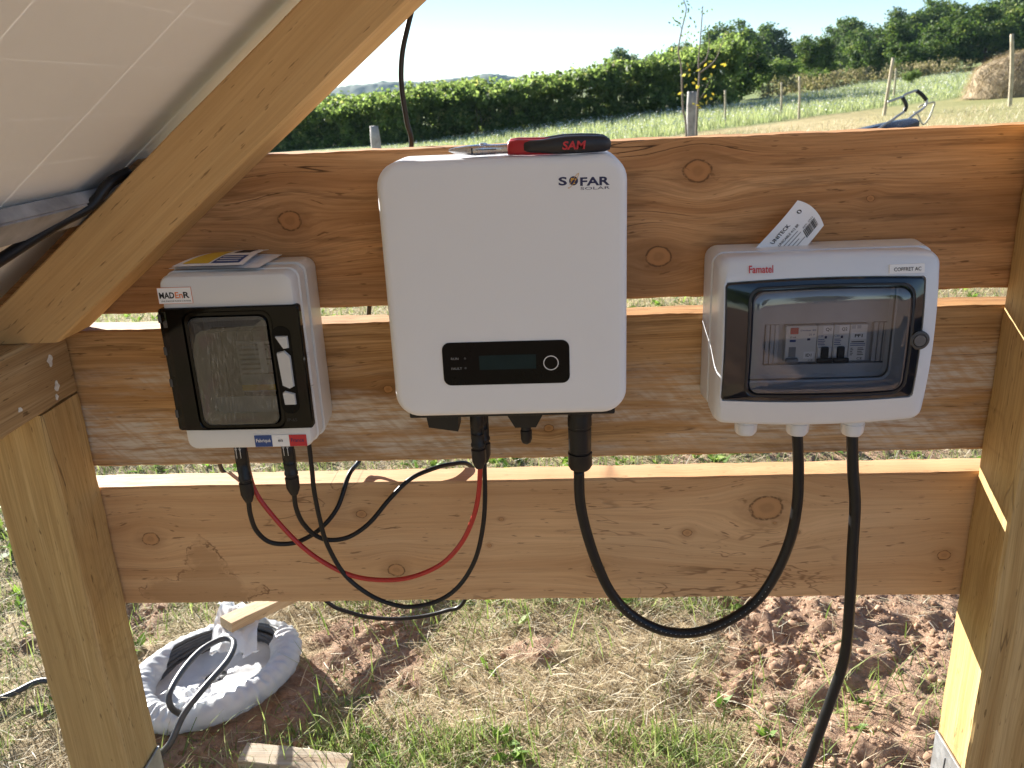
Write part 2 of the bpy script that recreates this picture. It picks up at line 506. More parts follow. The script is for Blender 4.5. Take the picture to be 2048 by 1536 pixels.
dry = g.ramp(n4*0.5+g.noise(p, 5.0, 5, 0.65)*0.5, [(0.35, (0.22, 0.20, 0.08)), (0.5, (0.42, 0.335, 0.17)), (0.65, (0.52, 0.42, 0.235))])
dry = g.mix((gx_+n4*9.0).ss(11.5, 15.0, 0.0, 0.55), dry, (0.22, 0.25, 0.085))
green = g.ramp(g.noise(p, 1.3, 5, 0.65), [(0.3, (0.10, 0.14, 0.04)), (0.6, (0.24, 0.28, 0.11)), (0.8, (0.36, 0.36, 0.18))])
c = g.mix((gy_+n4*3.0).ss(3.5, 8.0), c, dry)
c = g.mix((gy_-gx_*0.45+(n4-0.5)*5.0).ss(20.5, 22.5), c, green)
g.set(Base_Color=c, Roughness=0.95, Specular_IOR_Level=0.15)
g.bump(n2*0.7+n3*0.3, 0.8, 0.012)
np_mesh('ground', GV, GF, g.m, None, soil_mask(GV[:, 0], GV[:, 1]), True)['kind'] = 'structure'

# far wooded hill
hx = np.linspace(-620, 330, 330); hy = np.linspace(0, 240, 34)
HX, HY = np.meshgrid(hx, hy)
crest = np.interp(hx, [-620, -420, -314, -237, -190, -134, -80, -40, 30, 150, 330], [8, 12, 16, 22, 20.5, 22.5, 26, 19, 12, 6, 0])
prof = sst(HY, 0, 120)*(1-0.4*sst(HY, 140, 240))
HZ = -6+(np.tile(crest, (len(hy), 1))+4)*prof+prof*(vn(HX/5.5, HY/6.5, 31)*3.4+vn(HX/13, HY/15, 33)*3.0)
hm = NT('far_forest'); hp = hm.pos()
hm.set(Base_Color=hm.ramp(hm.noise(hp, 0.12, 4), [(0.3, (0.025, 0.045, 0.018)), (0.7, (0.065, 0.10, 0.035))]), Roughness=0.9)
nn = len(hx); ii = (np.arange(len(hy)-1)[:, None]*nn+np.arange(nn-1)[None]).ravel()
np_mesh('hill', np.stack([HX.ravel(), HY.ravel()+1120, HZ.ravel()], 1), np.stack([ii, ii+1, ii+nn+1, ii+nn], 1), hm.m, None, None, True)['kind'] = 'structure'

# ------------------------------------------------------------------ materials
M = {}
GREEN = [(0.0, (0.030, 0.055, 0.012)), (0.45, (0.070, 0.115, 0.025)), (0.8, (0.13, 0.18, 0.045)), (1.0, (0.20, 0.22, 0.06))]
M['hedge_leaf'] = leaf_mat('orchard_leaf', [(0.0, (0.07, 0.105, 0.03)), (0.5, (0.15, 0.20, 0.06)), (0.85, (0.23, 0.28, 0.10)), (1.0, (0.34, 0.31, 0.12))], 0.6, 0.42)
M['oak_leaf'] = leaf_mat('oak_leaf', GREEN, 0.32, 0.5)
M['pale_leaf'] = leaf_mat('pale_leaf', [(0.0, (0.07, 0.11, 0.025)), (0.6, (0.14, 0.20, 0.05)), (1.0, (0.22, 0.26, 0.08))], 0.4, 0.5)
M['bark'] = pm('bark', (0.11, 0.085, 0.06), 0.9, 0, 0.4, 6, 0.5, 30)
M['straw'] = leaf_mat('dry_straw', [(0.0, (0.17, 0.115, 0.06)), (0.3, (0.38, 0.29, 0.17)), (0.7, (0.60, 0.52, 0.37)), (1.0, (0.76, 0.71, 0.59))], 0.2, 0.7)
M['grass'] = leaf_mat('green_grass', [(0.0, (0.08, 0.12, 0.03)), (0.5, (0.18, 0.24, 0.065)), (0.8, (0.30, 0.34, 0.13)), (1.0, (0.46, 0.44, 0.26))], 0.35, 0.5)
M['weed'] = leaf_mat('weed_leaf', [(0.0, (0.06, 0.12, 0.02)), (0.6, (0.16, 0.27, 0.05)), (1.0, (0.30, 0.38, 0.09))], 0.4, 0.4)
M['meadow'] = leaf_mat('meadow_grass', [(0.0, (0.20, 0.25, 0.11)), (0.6, (0.36, 0.38, 0.20)), (1.0, (0.54, 0.52, 0.34))], 0.3, 0.6)
M['flower'] = pm('white_flower', (0.80, 0.80, 0.76), 0.7, 0, 0.05)
M['clod'] = leaf_mat('soil_clod', [(0.0, (0.20, 0.12, 0.075)), (0.5, (0.34, 0.22, 0.145)), (1.0, (0.47, 0.34, 0.245))], 0.0, 0.95)

# ------------------------------------------------------------------ near ground cover
def cover(name, n, xr, yr, keep, mat, lean, bend, ln, wd, lift=0.0, tint=None, segs=3):
    x = RNG.uniform(*xr, n); y = RNG.uniform(*yr, n)
    k = RNG.random(n) < keep(x, y); x, y = x[k], y[k]; m = len(x)
    b = np.stack([x, y, ground_h(x, y)-0.003+lift*RNG.random(m)], 1)
    V, F, ix = blades(b, RNG.uniform(0, 2*math.pi, m), RNG.uniform(*lean, m), RNG.uniform(*bend, m), RNG.uniform(*ln, m)*(0.6+0.4*RNG.random(m)), RNG.uniform(*wd, m), segs)
    t = np.clip(RNG.normal(0.5, 0.24, m), 0, 1) if tint is None else tint(x, y, m)
    return V, F, t[ix]
def join(parts):
    Vs, Fs, Ts, o = [], [], [], 0
    for V, F, t in parts:
        Vs.append(V); Fs.append(F+o); Ts.append(t); o += len(V)
    return np.concatenate(Vs), np.concatenate(Fs), np.concatenate(Ts)
def not_coil(x, y): return 1-sst(np.hypot((x+0.665), (y-0.40)), 0.20, 0.15)
gmask = lambda x, y: np.clip(sst(fbm(x*3.0+2, y*3.0+5, 14), 0.56, 0.70)*(1-.7*sst(np.hypot((x-.05)/.5, (y-.42)/.22), 1.2, .6))+0.9*sst(np.hypot((x+0.18)/0.55, (y-0.17)/0.11), 1.2, 0.5)+0.7*sst(x, -0.55, -0.8)*sst(fbm(x*5, y*5, 15), .4, .6)+0.9*sst(np.hypot((x-0.22)/0.09, (y-0.20)/0.06), 1.3, 0.4)+0.6*sst(y, 0.62, 0.85)+0.8*sst(np.hypot((x+0.47)/0.2, (y-0.27)/0.10), 1.2, 0.5), 0, 1)
smask = lambda x, y: (1-0.86*soil_mask(x, y))*(1-0.45*gmask(x, y))*not_coil(x, y)
V, F, T = join([
    cover('s', 46000, (-1.3, 1.2), (0.05, 0.85), lambda x, y: smask(x, y)*(0.35+0.65*sst(fbm(x*6, y*6, 41), .35, .6)), None, (1.15, 1.75), (-0.5, 0.6), (0.02, 0.075), (0.0008, 0.0022), 0.012),
    cover('s', 2600, (-1.3, 1.2), (0.05, 0.85), smask, None, (0.5, 1.4), (-0.2, 1.1), (0.04, 0.11), (0.001, 0.0026), 0.012),
    cover('s', 24000, (-2.2, 1.9), (0.85, 2.3), lambda x, y: 1-0.75*soil_mask(x, y), None, (0.9, 1.7), (-0.3, 0.7), (0.03, 0.11), (0.0015, 0.0035), 0.012),
    cover('s', 26000, (-3.6, 3.2), (2.3, 6.0), lambda x, y: 0.8+0*x, None, (0.6, 1.6), (-0.2, 0.7), (0.05, 0.14), (0.003, 0.006), 0.02),
    cover('s', 16000, (-2.8, -1.3), (-0.8, 0.85), smask, None, (0.9, 1.7), (-0.3, 0.7), (0.03, 0.1), (0.0015, 0.0035), 0.012),
    cover('s', 9000, (1.2, 2.4), (-0.8, 0.85), smask, None, (0.9, 1.7), (-0.3, 0.7), (0.03, 0.1), (0.0015, 0.0035), 0.012),
    cover('s', 5000, (-1.6, 1.6), (-1.1, 0.05), smask, None, (0.9, 1.7), (-0.3, 0.7), (0.03, 0.1), (0.001, 0.003), 0.01)])
np_mesh('dry_grass', V, F, M['straw'], None, T)
tag(bpy.data.objects['dry_grass'], 'pale dry mown grass and straw covering the ground around the frame', 'dry grass', kind='stuff')
gk = lambda x, y: gmask(x, y)**1.3*(1-0.75*soil_mask(x, y))*not_coil(x, y)
V, F, T = join([
    cover('g', 24000, (-1.3, 1.2), (0.05, 0.9), gk, None, (0.15, 1.3), (0.1, 1.1), (0.015, 0.06), (0.0012, 0.003), 0.004),
    cover('g', 3200, (-.62, .36), (0.07, 0.27), lambda x, y: (1-.8*soil_mask(x, y))*sst(fbm(x*7, y*9, 61), .38, .6)*not_coil(x, y), None, (0.1, 1.2), (0.1, 1.2), (0.025, 0.085), (0.0014, 0.0038)),
    cover('g', 5000, (-.5, .45), (0.60, 0.95), lambda x, y: sst(fbm(x*5, y*5, 66), .42, .6), None, (0.1, 1.2), (0.1, 1.0), (0.02, 0.07), (0.0014, 0.0034)),
    cover('g', 1500, (-1.2, 1.2), (0.08, 0.9), lambda x, y: (0.2+gmask(x, y))*not_coil(x, y), None, (0.1, 0.8), (0.1, 1.0), (0.06, 0.16), (0.0015, 0.0035), 0.0),
    cover('g', 26000, (-2.2, 1.9), (0.9, 2.3), lambda x, y: 0.25+0.75*gmask(x, y), None, (0.1, 1.1), (0.1, 0.9), (0.02, 0.08), (0.0018, 0.004)),
    cover('g', 26000, (-3.6, 3.2), (2.3, 6.0), lambda x, y: 0.25+0.75*gmask(x*0.6, y*0.6), None, (0.1, 1.1), (0.1, 0.9), (0.03, 0.10), (0.003, 0.006)),
    cover('g', 9000, (-2.8, -1.3), (-0.8, 0.9), lambda x, y: .1+gmask(x, y), None, (0.1, 1.1), (0.1, 0.9), (0.02, 0.08), (0.0015, 0.004)),
    cover('g', 4000, (1.2, 2.4), (-0.8, 0.9), lambda x, y: .1+gmask(x, y), None, (0.1, 1.1), (0.1, 0.9), (0.02, 0.08), (0.0015, 0.004)),
    cover('g', 3000, (-1.6, 1.6), (-1.1, 0.05), lambda x, y: gmask(x, y), None, (0.1, 1.1), (0.1, 0.9), (0.02, 0.08), (0.0015, 0.004))])
np_mesh('green_grass', V, F, M['grass'], None, T)
tag(bpy.data.objects['green_grass'], 'fresh green grass tufts growing through the dry mown grass', 'grass', kind='stuff')

# broad weed leaves
def weed_leaves(n, xr, yr, keep, ln):
    x = RNG.uniform(*xr, n); y = RNG.uniform(*yr, n); k = RNG.random(n) < keep(x, y); x, y = x[k], y[k]
    P, A, N, L, W_ = [], [], [], [], []
    for a, b in zip(x, y):
        z = gh(a, b)
        for q in range(RNG.integers(3, 9)):
            th = RNG.uniform(0, 6.28); l = RNG.uniform(*ln); up = RNG.uniform(0.15, 0.9)
            d = np.array([math.cos(th), math.sin(th), up]); d /= np.linalg.norm(d)
            P.append(np.array([a, b, z])+d*l*0.5); A.append(d); N.append(np.array([-math.cos(th)*up, -math.sin(th)*up, 1.0])+RNG.normal(0, .25, 3)); L.append(l); W_.append(l*RNG.uniform(.3, .55))
    V, F = leaves(np.array(P), np.array(N), np.array(A), np.array(L), np.array(W_), 0.35)
    return V, F, np.repeat(np.clip(RNG.normal(.55, .25, len(P)), 0, 1), 4)
V, F, T = join([weed_leaves(170, (-1.3, 1.1), (0.1, 0.95), lambda x, y: gmask(x, y)*not_coil(x, y)*(1-.7*soil_mask(x, y)), (0.014, 0.042)),
                weed_leaves(500, (-2.0, 1.8), (0.9, 2.4), lambda x, y: .2+.8*gmask(x, y), (0.02, 0.06)),
                weed_leaves(350, (-3.4, 3.0), (2.4, 5.2), lambda x, y: .3+.7*gmask(x, y), (0.03, 0.08))])
np_mesh('broadleaf_weeds', V, F, M['weed'], None, T)
tag(bpy.data.objects['broadleaf_weeds'], 'small bright green broad leaved weeds low in the grass', 'weeds', kind='stuff')

# soil clods
bm = bmesh.new(); bmesh.ops.create_icosphere(bm, subdivisions=2, radius=1)
ico = np.array([v.co[:] for v in bm.verts]); icf = np.array([[v.index for v in f.verts] for f in bm.faces]); bm.free()
vars_ = []
for k in range(8):
    d = 1+1.2*(fbm(ico[:, 0]*1.9+k*7+5, ico[:, 1]*1.9+ico[:, 2]*2.6, k, 3)-0.5)+0.8*(fbm(ico[:, 2]*5+k+9, ico[:, 1]*5+ico[:, 0]*4, k+9, 2)-0.5)
    vars_.append(ico*d[:, None]*RNG.uniform(.65, 1.2, 3))
x = RNG.uniform(-1.2, 1.2, 20000); y = RNG.uniform(0.06, 1.15, 20000)
k = RNG.random(20000) < soil_mask(x, y)**1.3*(.25+.75*sst(fbm(x*6, y*6, 21), .38, .6))*not_coil(x, y); x, y = x[k], y[k]; Vs, Fs, Ts = [], [], []
for i, (a, b) in enumerate(zip(x, y)):
    s = 0.0017*(1/(1-RNG.random()*0.965))**0.62; th = RNG.uniform(0, 6.28); c_, s_ = math.cos(th), math.sin(th)
    v = vars_[i % 8]*s; v = np.stack([v[:, 0]*c_-v[:, 1]*s_, v[:, 0]*s_+v[:, 1]*c_, v[:, 2]*.8], 1)+np.array([a, b, gh(a, b)+s*.05])
    Vs.append(v); Fs.append(icf+i*len(ico)); Ts.append(np.full(len(ico), np.clip(RNG.normal(.42, .17), 0, 1)))
np_mesh('soil_clods', np.concatenate(Vs), np.concatenate(Fs), M['clod'], None, np.concatenate(Ts), False)
tag(bpy.data.objects['soil_clods'], 'reddish brown crumbly soil clods turned up below the boards', 'soil', kind='stuff')

# ------------------------------------------------------------------ vegetation far
def foliage(n_clump, per, shape, size, spread, up=0.35):
    """leaf quads in clumps spread over the shell of a crown; shape(n) -> clump centres"""
    C_ = shape(n_clump); m = len(C_)
    cr = spread*(0.55+0.9*RNG.random(m)); ct = np.clip(RNG.normal(0.45, 0.2, m), 0, 1)
    idx = np.repeat(np.arange(m), per)
    d = RNG.normal(0, 1, (len(idx), 3)); d /= np.linalg.norm(d, axis=1, keepdims=True)
    pos = C_[idx]+d*(cr[idx]*RNG.random(len(idx))**0.45)[:, None]*np.array([1, 1, .75])
    nrm = d*0.8+RNG.normal(0, .6, (len(idx), 3))+np.array([0, 0, up])
    s = size*(0.6+0.8*RNG.random(len(idx)))
    V, F = leaves(pos, nrm, RNG.normal(0, 1, (len(idx), 3)), s, s*0.62, 0.15)
    return V, F, np.repeat(np.clip(ct[idx]+RNG.normal(0, .17, len(idx)), 0, 1), 4)

def crown_shape(w, h, z0, lobes=7):
    ctr = [np.array([0, 0, z0+h*0.5])]; rad = [np.array([w*.34, w*.34, h*.46])]
    for k in range(lobes):
        th = RNG.uniform(0, 6.28); q = RNG.uniform(.15, .34)
        ctr.append(np.array([math.cos(th)*w*q, math.sin(th)*w*q, z0+h*RNG.uniform(.22, .78)])); rad.append(np.array([w, w, h])*RNG.uniform(.15, .25))
    def f(n):
        out = []
        for _ in range(n):
            k = RNG.integers(0, len(ctr)); d = RNG.normal(0, 1, 3); d /= np.linalg.norm(d)
            out.append(ctr[k]+d*rad[k]*RNG.uniform(.6, 1.0))
        return np.array(out)
    return f

def trunk_mesh(name, h, r, limbs, mat, parent):
    bm = bmesh.new()
    def cyl(P, r0, r1, seg=7):
        pts = [Vector(q) for q in P]; prev = None
        for i, q in enumerate(pts):
            t = (pts[min(i+1, len(pts)-1)]-pts[max(i-1, 0)]).normalized(); a = t.orthogonal().normalized(); b = t.cross(a)
            rr_ = r0+(r1-r0)*i/(len(pts)-1)
            ring = [bm.verts.new(q+(a*math.cos(6.2832*k/seg)+b*math.sin(6.2832*k/seg))*rr_) for k in range(seg)]
            if prev:
                for k in range(seg): bm.faces.new((prev[k], prev[(k+1) % seg], ring[(k+1) % seg], ring[k]))
            prev = ring
    w = [RNG.uniform(-.06, .06) for _ in range(4)]
    cyl([(0, 0, -0.3), (w[0]*h*.3, w[1]*h*.3, h*.35), (w[2]*h*.7, w[3]*h*.7, h*.68)], r, r*.3)
    for k in range(limbs):
        th = RNG.uniform(0, 6.28); z = h*RNG.uniform(.25, .5); l = h*RNG.uniform(.2, .34)
        cyl([(0, 0, z), (math.cos(th)*l*.5, math.sin(th)*l*.5, z+l*.45), (math.cos(th)*l*.85, math.sin(th)*l*.85, z+l*.95)], r*.45, r*.12, 5)
    return bm_obj(name, bm, mat, parent, True)

def make_tree(name, label, cat, w, h, z0, clumps, per, size, spread, mat, group, lobes=7):
    t = thing(name, label, cat, (0, 0, 0), group)
    trunk_mesh('trunk', h+z0, (h+z0)*.028, 6, M['bark'], t)
    V, F, T = foliage(clumps, per, crown_shape(w, h, z0, lobes), size, spread)
    np_mesh('crown', V, F, mat, t, T)
    return t
def dup(root, label, loc, s, rz):
    r = root.copy(); COL.objects.link(r); r['label'] = label
    for ch in root.children:
        c_ = ch.copy(); COL.objects.link(c_); c_.parent = r
    place(r, loc, s, rz)
    return r
def place(r, loc, s, rz):
    r.location = loc; r.scale = s; r.rotation_euler = (0, 0, rz)

SKY = 'trees on the wooded skyline'
protos = [make_tree('oak_tree', '', 'tree', 6.4, 6.6, .2, 190, 46, .32, .80, M['oak_leaf'], SKY),
          make_tree('oak_tree', '', 'tree', 5.6, 7.2, .1, 180, 46, .30, .78, M['oak_leaf'], SKY, 9),
          make_tree('oak_tree', '', 'tree', 7.4, 6.2, .1, 210, 46, .32, .85, M['oak_leaf'], SKY, 10),
          make_tree('pale_tree', '', 'tree', 5.2, 4.9, .1, 120, 50, .28, .66, M['pale_leaf'], 'paler trees at the edge of the wood', 6)]
TREES = [  # proto, x, y, scale xy, scale z, label
    (0, 10.2, 120, 1.05, .88, 'leftmost round dark oak rising above the orchard'),
    (2, 14.2, 124, .95, .80, 'dark oak second from the left above the orchard'),
    (1, 17.6, 122, .8, .84, 'narrow dark tree left of the young pear sapling on the skyline'),
    (1, 20.6, 105, 1.2, 1.0, 'tall dark tree right behind the young sapling'),
    (0, 10.3, 47, .55, .44, 'near dark tree standing at the meadow edge right of the sapling'),
    (1, 28.2, 116, 1.15, .98, 'tall tree standing apart right of the gap in the skyline'),
    (2, 32.2, 118, .9, .84, 'dark tree above the pair of thin fence stakes'),
    (3, 14.4, 58, .68, .50, 'pale green tree in front of the wood behind the fence stakes'),
    (3, 15.5, 52, .34, .26, 'small pale bush low at the meadow edge behind the fence stakes'),
    (0, 35.8, 112, 1.05, .92, 'dark oak left of the leaning fence stake'),
    (1, 39.0, 120, 1.0, .96, 'slender dark tree above the leaning fence stake'),
    (2, 42.8, 121, 1.0, 1.0, 'broad dark tree above the garden machine handles'),
    (0, 46.2, 118, 1.0, 1.04, 'dark oak right of the garden machine on the skyline'),
    (1, 49.6, 118, 1.0, 1.08, 'dark tree left of the haystack on the skyline'),
    (2, 53.4, 117, 1.1, 1.18, 'big dark tree above the left edge of the haystack'),
    (0, 57.2, 116, 1.1, 1.30, 'tallest skyline oak above the haystack'),
    (1, 61.0, 114, 1.2, 1.32, 'rightmost tall tree at the edge of the picture'),
    (2, 23.4, 66, .52, .50, 'dark front tree of the wood above the white flowers'),
    (0, 27.2, 72, .72, .58, 'front tree of the wood behind the leaning stake'),
    (2, 29.6, 66, .70, .62, 'dark front tree of the wood left of the haystack'),
    (1, 33.6, 72, .95, .66, 'front tree of the wood directly behind the haystack'),
    (2, 36.5, 68, .80, .78, 'front tree of the wood above the haystack top'),
    (0, 40.5, 72, .90, .86, 'front tree of the wood right of the haystack'),
    (3, 19.5, 64, .50, .42, 'light green tree between the dark front trees of the wood'),
    (1, 18.0, 60, .55, .46, 'narrow dark front tree beside the light green tree'),
    (1, 24.6, 112, 1.0, .86, 'dark tree closing the gap right of the sapling tree'),
    (2, 33.8, 100, .95, .80, 'broad dark tree filling the skyline above the thin stakes'),
    (0, 40.6, 104, 1.0, .86, 'round dark tree filling the skyline right of the leaning stake'),
    (1, 44.5, 104, 1.05, .95, 'dense dark tree above the right end of the garden machine'),
    (2, 47.5, 100, 1.1, .98, 'dense broad tree between the garden machine and the haystack'),
    (0, 51.5, 100, 1.15, 1.12, 'dense oak just left of the haystack on the skyline'),
    (2, 56.0, 98, 1.2, 1.25, 'dense tall oak behind the upright stake at the haystack'),
    (2, 25.6, 62, .62, .40, 'low dark tree at the foot of the wood behind the leaning stake'),
    (0, 31.8, 66, .72, .46, 'low dark tree at the foot of the wood beside the haystack'),
    (2, -19.8, 92, .75, .34, 'lone dark tree behind the orchard below the blue hill'),
    (0, -1.6, 62, .42, .24, 'small dark tree top poking over the middle of the orchard'),
    (3, 17.6, 43, .16, .16, 'small light green bush at the foot of the wood left of the haystack')]
used = set()
for i, (k, x, y, sx, sz, lab) in enumerate(TREES):
    z = float(base_h(np.array([x]), np.array([y]))[0])
    if k not in used:
        used.add(k); r = protos[k]; r['label'] = lab; place(r, (x, y, z), (sx, sx, sz), RNG.uniform(0, 6))
    else: dup(protos[k], lab, (x, y, z), (sx, sx, sz), RNG.uniform(0, 6))
for i, (k, x, y, s, lab) in enumerate([(0, -14, -36, 1.1, 'leftmost oak reflected small in the curved door of the right box'), (2, -5, -40, 1.0, 'broad oak left of centre reflected in the right box door'), (1, 4.5, -37, .95, 'narrow oak in the middle reflected in the right box door'), (0, 12, -41, 1.15, 'large oak right of centre reflected in the right box door'), (2, 21, -38, 1.0, 'rightmost oak reflected small in the curved door of the right box')]):
    dup(protos[k], lab, (x, y, float(base_h(np.array([x]), np.array([y]))[0])), (s, s, s*.8), i)

# orchard: one dense mass of rows
def orchard_shape(n):
    x = RNG.uniform(-36, 8.8, n); yf = np.interp(x, [-20, -13.6, -6.2, 2.1, 5.2, 9], [47, 42.5, 36, 36.5, 36.5, 39.5])+np.clip(-20-x, 0, 30)*.6
    dep = RNG.random(n)**1.7*9.0; y = yf+dep
    top = np.interp(x, [-20, -12, -6, 0, 5, 9], [1.65, 1.68, 1.75, 1.72, 1.9, 2.5])*(0.76+0.32*vn(x*.8, y*.8, 3)+.24*vn(x*2.3, y*2.3, 5))+dep*.055
    front = RNG.random(n) < .55
    z = np.where(front, RNG.random(n)*top, top*(0.82+.18*RNG.random(n)))
    y = np.where(front, yf+RNG.random(n)*1.2+(z/top)**2*.9+.9*vn(x*1.3, z*1.1, 9), y)
    return np.stack([x, y, z+base_h(x, y)], 1)
V, F, T = foliage(7000, 22, orchard_shape, .19, .32, .5)
np_mesh('orchard_shrubs', V, F, M['hedge_leaf'], None, T)
tag(bpy.data.objects['orchard_shrubs'], 'dense green mass of orchard shrubs across the field below the blue hill', 'shrubs', kind='stuff')
# dark body of twigs inside the mass
bx = np.linspace(-19.5, 8.6, 60); b0 = np.interp(bx, [-20, -13.6, -6.2, 2.1, 5.2, 9], [47, 42.5, 36, 36.5, 36.5, 39.5])+1.0
TW = []
tx = RNG.uniform(-19.6, 8.6, 2600); ty = np.interp(tx, bx, b0)+RNG.uniform(0, 7, 2600)
Vt, Ft, it_ = blades(np.stack([tx, ty, base_h(tx, ty)-.05], 1), RNG.uniform(0, 6.28, 2600), RNG.uniform(0, .5, 2600), RNG.uniform(-.3, .3, 2600), RNG.uniform(1.2, 2.0, 2600), RNG.uniform(.02, .06, 2600))
np_mesh('orchard_stems', Vt, Ft, M['bark'])
tag(bpy.data.objects['orchard_stems'], 'brown stems inside the dense orchard shrubs', 'stems', kind='stuff')

# meadow with white flowers
n = 34000
x = RNG.uniform(-17, 24, n); y0 = np.maximum(19.5, 21.5+0.45*np.clip(x, -3, 20)); y1 = np.interp(x, [-17, -6.2, 2.1, 5.2, 9, 12, 18, 24], [46, 36, 36.5, 36.5, 39.5, 43, 52, 54])
y = y0+(y1-y0)*RNG.random(n)
b = np.stack([x, y, base_h(x, y)-.02], 1); L_ = RNG.uniform(.14, .38, n)*np.interp(x, [-13, -7, 0, 5, 12], [.05, .25, .75, 1.0, .65])
V, F, ix = blades(b, RNG.uniform(0, 6.28, n), RNG.uniform(0, .35, n), RNG.uniform(0, .4, n), L_, RNG.uniform(.015, .04, n), 2)
np_mesh('meadow_grass', V, F, M['meadow'], None, np.clip(RNG.normal(.5, .25, n), 0, 1)[ix])
tag(bpy.data.objects['meadow_grass'], 'strip of pale green tall meadow grass in front of the orchard', 'meadow', kind='stuff')
k = RNG.random(n) < .38*np.interp(x, [-12, -5, 0], [0.1, .6, 1]); fb = b[k]+np.stack([RNG.normal(0, .04, k.sum()), RNG.normal(0, .04, k.sum()), L_[k]*1.0], 1)
V, F = leaves(fb, RNG.normal(0, 1, fb.shape)+np.array([0, -.6, .8]), RNG.normal(0, 1, fb.shape), RNG.uniform(.025, .055, len(fb)), RNG.uniform(.02, .05, len(fb)))
np_mesh('meadow_flowers', V, F, M['flower'])
tag(bpy.data.objects['meadow_flowers'], 'haze of tiny white flowers over the meadow strip', 'flowers', kind='stuff')
# dry grass further out on the mown field
n = 16000
x = RNG.uniform(-6, 17, n); y = 5+17*RNG.random(n)**.8
b = np.stack([x, y, base_h(x, y)-.01], 1)
V, F, ix = blades(b, RNG.uniform(0, 6.28, n), RNG.uniform(.1, 1.2, n), RNG.uniform(0, .5, n), RNG.uniform(.05, .18, n), RNG.uniform(.008, .018, n), 2)
np_mesh('field_stubble', V, F, M['straw'], None, np.clip(RNG.normal(.62, .2, n), 0, 1)[ix])
tag(bpy.data.objects['field_stubble'], 'short dry stubble on the mown field beyond the boards', 'stubble', kind='stuff')
# scrub band at the foot of the wood
n = 260
def scrub(m):
    x = RNG.uniform(11, 26, m); y = np.interp(x, [11, 18, 26], [43, 52.5, 55])+RNG.uniform(0, 4, m)
    return np.stack([x, y, base_h(x, y)+RNG.uniform(.05, .8, m)], 1)
V, F, T = foliage(n, 26, scrub, .15, .4, .4)
np_mesh('scrub', V, F, leaf_mat('scrub_leaf', [(0, (.12, .12, .05)), (.5, (.25, .21, .11)), (1, (.42, .34, .22))], .25, .7), None, T)
tag(bpy.data.objects['scrub'], 'low brownish scrub along the foot of the wood', 'scrub', kind='stuff')

# ------------------------------------------------------------------ timber frame
K1 = [(-.261, .987, .0112), (.22, 1.027, .0124), (.177, .93, .0118), (.418, .989, .0037)]
K2 = [(-.298, .78, .0043), (.041, .713, .005), (-.162, .771, .005)]
K3 = [(-.511, .561, .0093), (-.214, .594, .0056), (-.174, .507, .0093), (-.026, .583, .0025), (-.044, .543, .0025), (.221, .558, .005), (.323, .593, .0167), (.102, .506, .0068), (.559, .519, .0068), (.335, .571, .0019), (.366, .557, .0025)]
W1 = wood('plank_wood_dark', (.68, .385, .18), (.58, .30, .125), (.44, .205, .078), knots=K1, seed=.0, ring=42, cracks=.9, wet=.55, lines=0)
W2 = wood('plank_wood_weathered', (.66, .41, .19), (.55, .31, .125), (.39, .195, .07), knots=K2, seed=3.7, ring=60, cracks=.7, wet=.5, grey=1.0, greyx=[(-.40, .735, .34, .08), (.42, .745, .36, .08), (-.05, .72, .5, .05)], fibre=1.2)
W3 = wood('plank_wood_fresh', (.72, .465, .25), (.63, .38, .19), (.49, .27, .12), knots=K3, seed=7.9, ring=30, cracks=.35, stain=(-.442, .472, .09, .062), lines=.6, fibre=.5)
WP = wood('post_wood', (.61, .43, .20), (.52, .345, .14), (.38, .225, .08), U=(0, 0, 1), V=(1, 0.15, 0), W=(0, 1, 0), seed=1.3, ring=42, fibre=.9, cracks=.6, lines=.15)
WR = wood('rafter_wood', (.70, .46, .21), (.64, .395, .165), (.56, .325, .125), U=(.788, 0, .616), V=(-.616, 0, .788), W=(0, 1, 0), seed=2.1, ring=26, fibre=.55, cracks=.25)
WB = wood('beam_wood', (.52, .37, .19), (.41, .265, .12), (.28, .16, .065), U=(0, 1, 0), V=(0, 0, 1), W=(1, 0, 0), seed=4.4, ring=55, fibre=1.0, cracks=.5)
M['galv'] = pm('galvanised_steel', (.50, .51, .53), .45, .85, .35, 25, .25, 120)
M['rail_steel'] = pm('old_galvanised_rail', (.42, .43, .45), .55, .6, .45, 18, .4, 90)
M['screw'] = pm('zinc_screw', (.55, .52, .45), .35, .9)
M['white_spot'] = pm('white_paint_mark', (.75, .74, .68), .8, 0, .3, 200)

fr = thing('timber_frame', 'wooden frame of posts, three horizontal boards and a sloping rafter', 'timber frame')
for (z0, z1, m, s, lb) in ((.8792, 1.0641, W1, 1, 'top dark reddish board with two large knots'), (.671, .8586, W2, 2, 'middle board with weathered grey patches'), (.4574, .6399, W3, 3, 'bottom pale board with a dark stain at its left end')):
    o = timber('plank', (-.645, .002, z0), (1, 0, 0), (0, 0, 1), (0, 1, 0), 1.31, z1-z0, .044, m, fr, 130, .0025, .0007, s)
    o['label'] = lb
XL, XR, PW = -.5644, .5846, .0838
pl_ = timber('post', (XL-.0838, -PW, .095), (0, 0, 1), (1, 0, 0), (0, 1, 0), .683, .0838, PW, WP, fr, 50, .003, .0006, 5)
pl_['label'] = 'short left post under the rafter'
pr_ = timber('post', (XR, -PW, .095), (0, 0, 1), (1, 0, 0), (0, 1, 0), 1.635, .0838, PW, WP, fr, 90, .003, .0006, 6)
pr_['label'] = 'tall right post with a strip of sun on it'
bo = timber('beam', (XL-.0838, -1.85, .7795), (0, 1, 0), (0, 0, 1), (1, 0, 0), 1.846, .0855, .0838, WB, fr, 60, .003, .0006, 8)
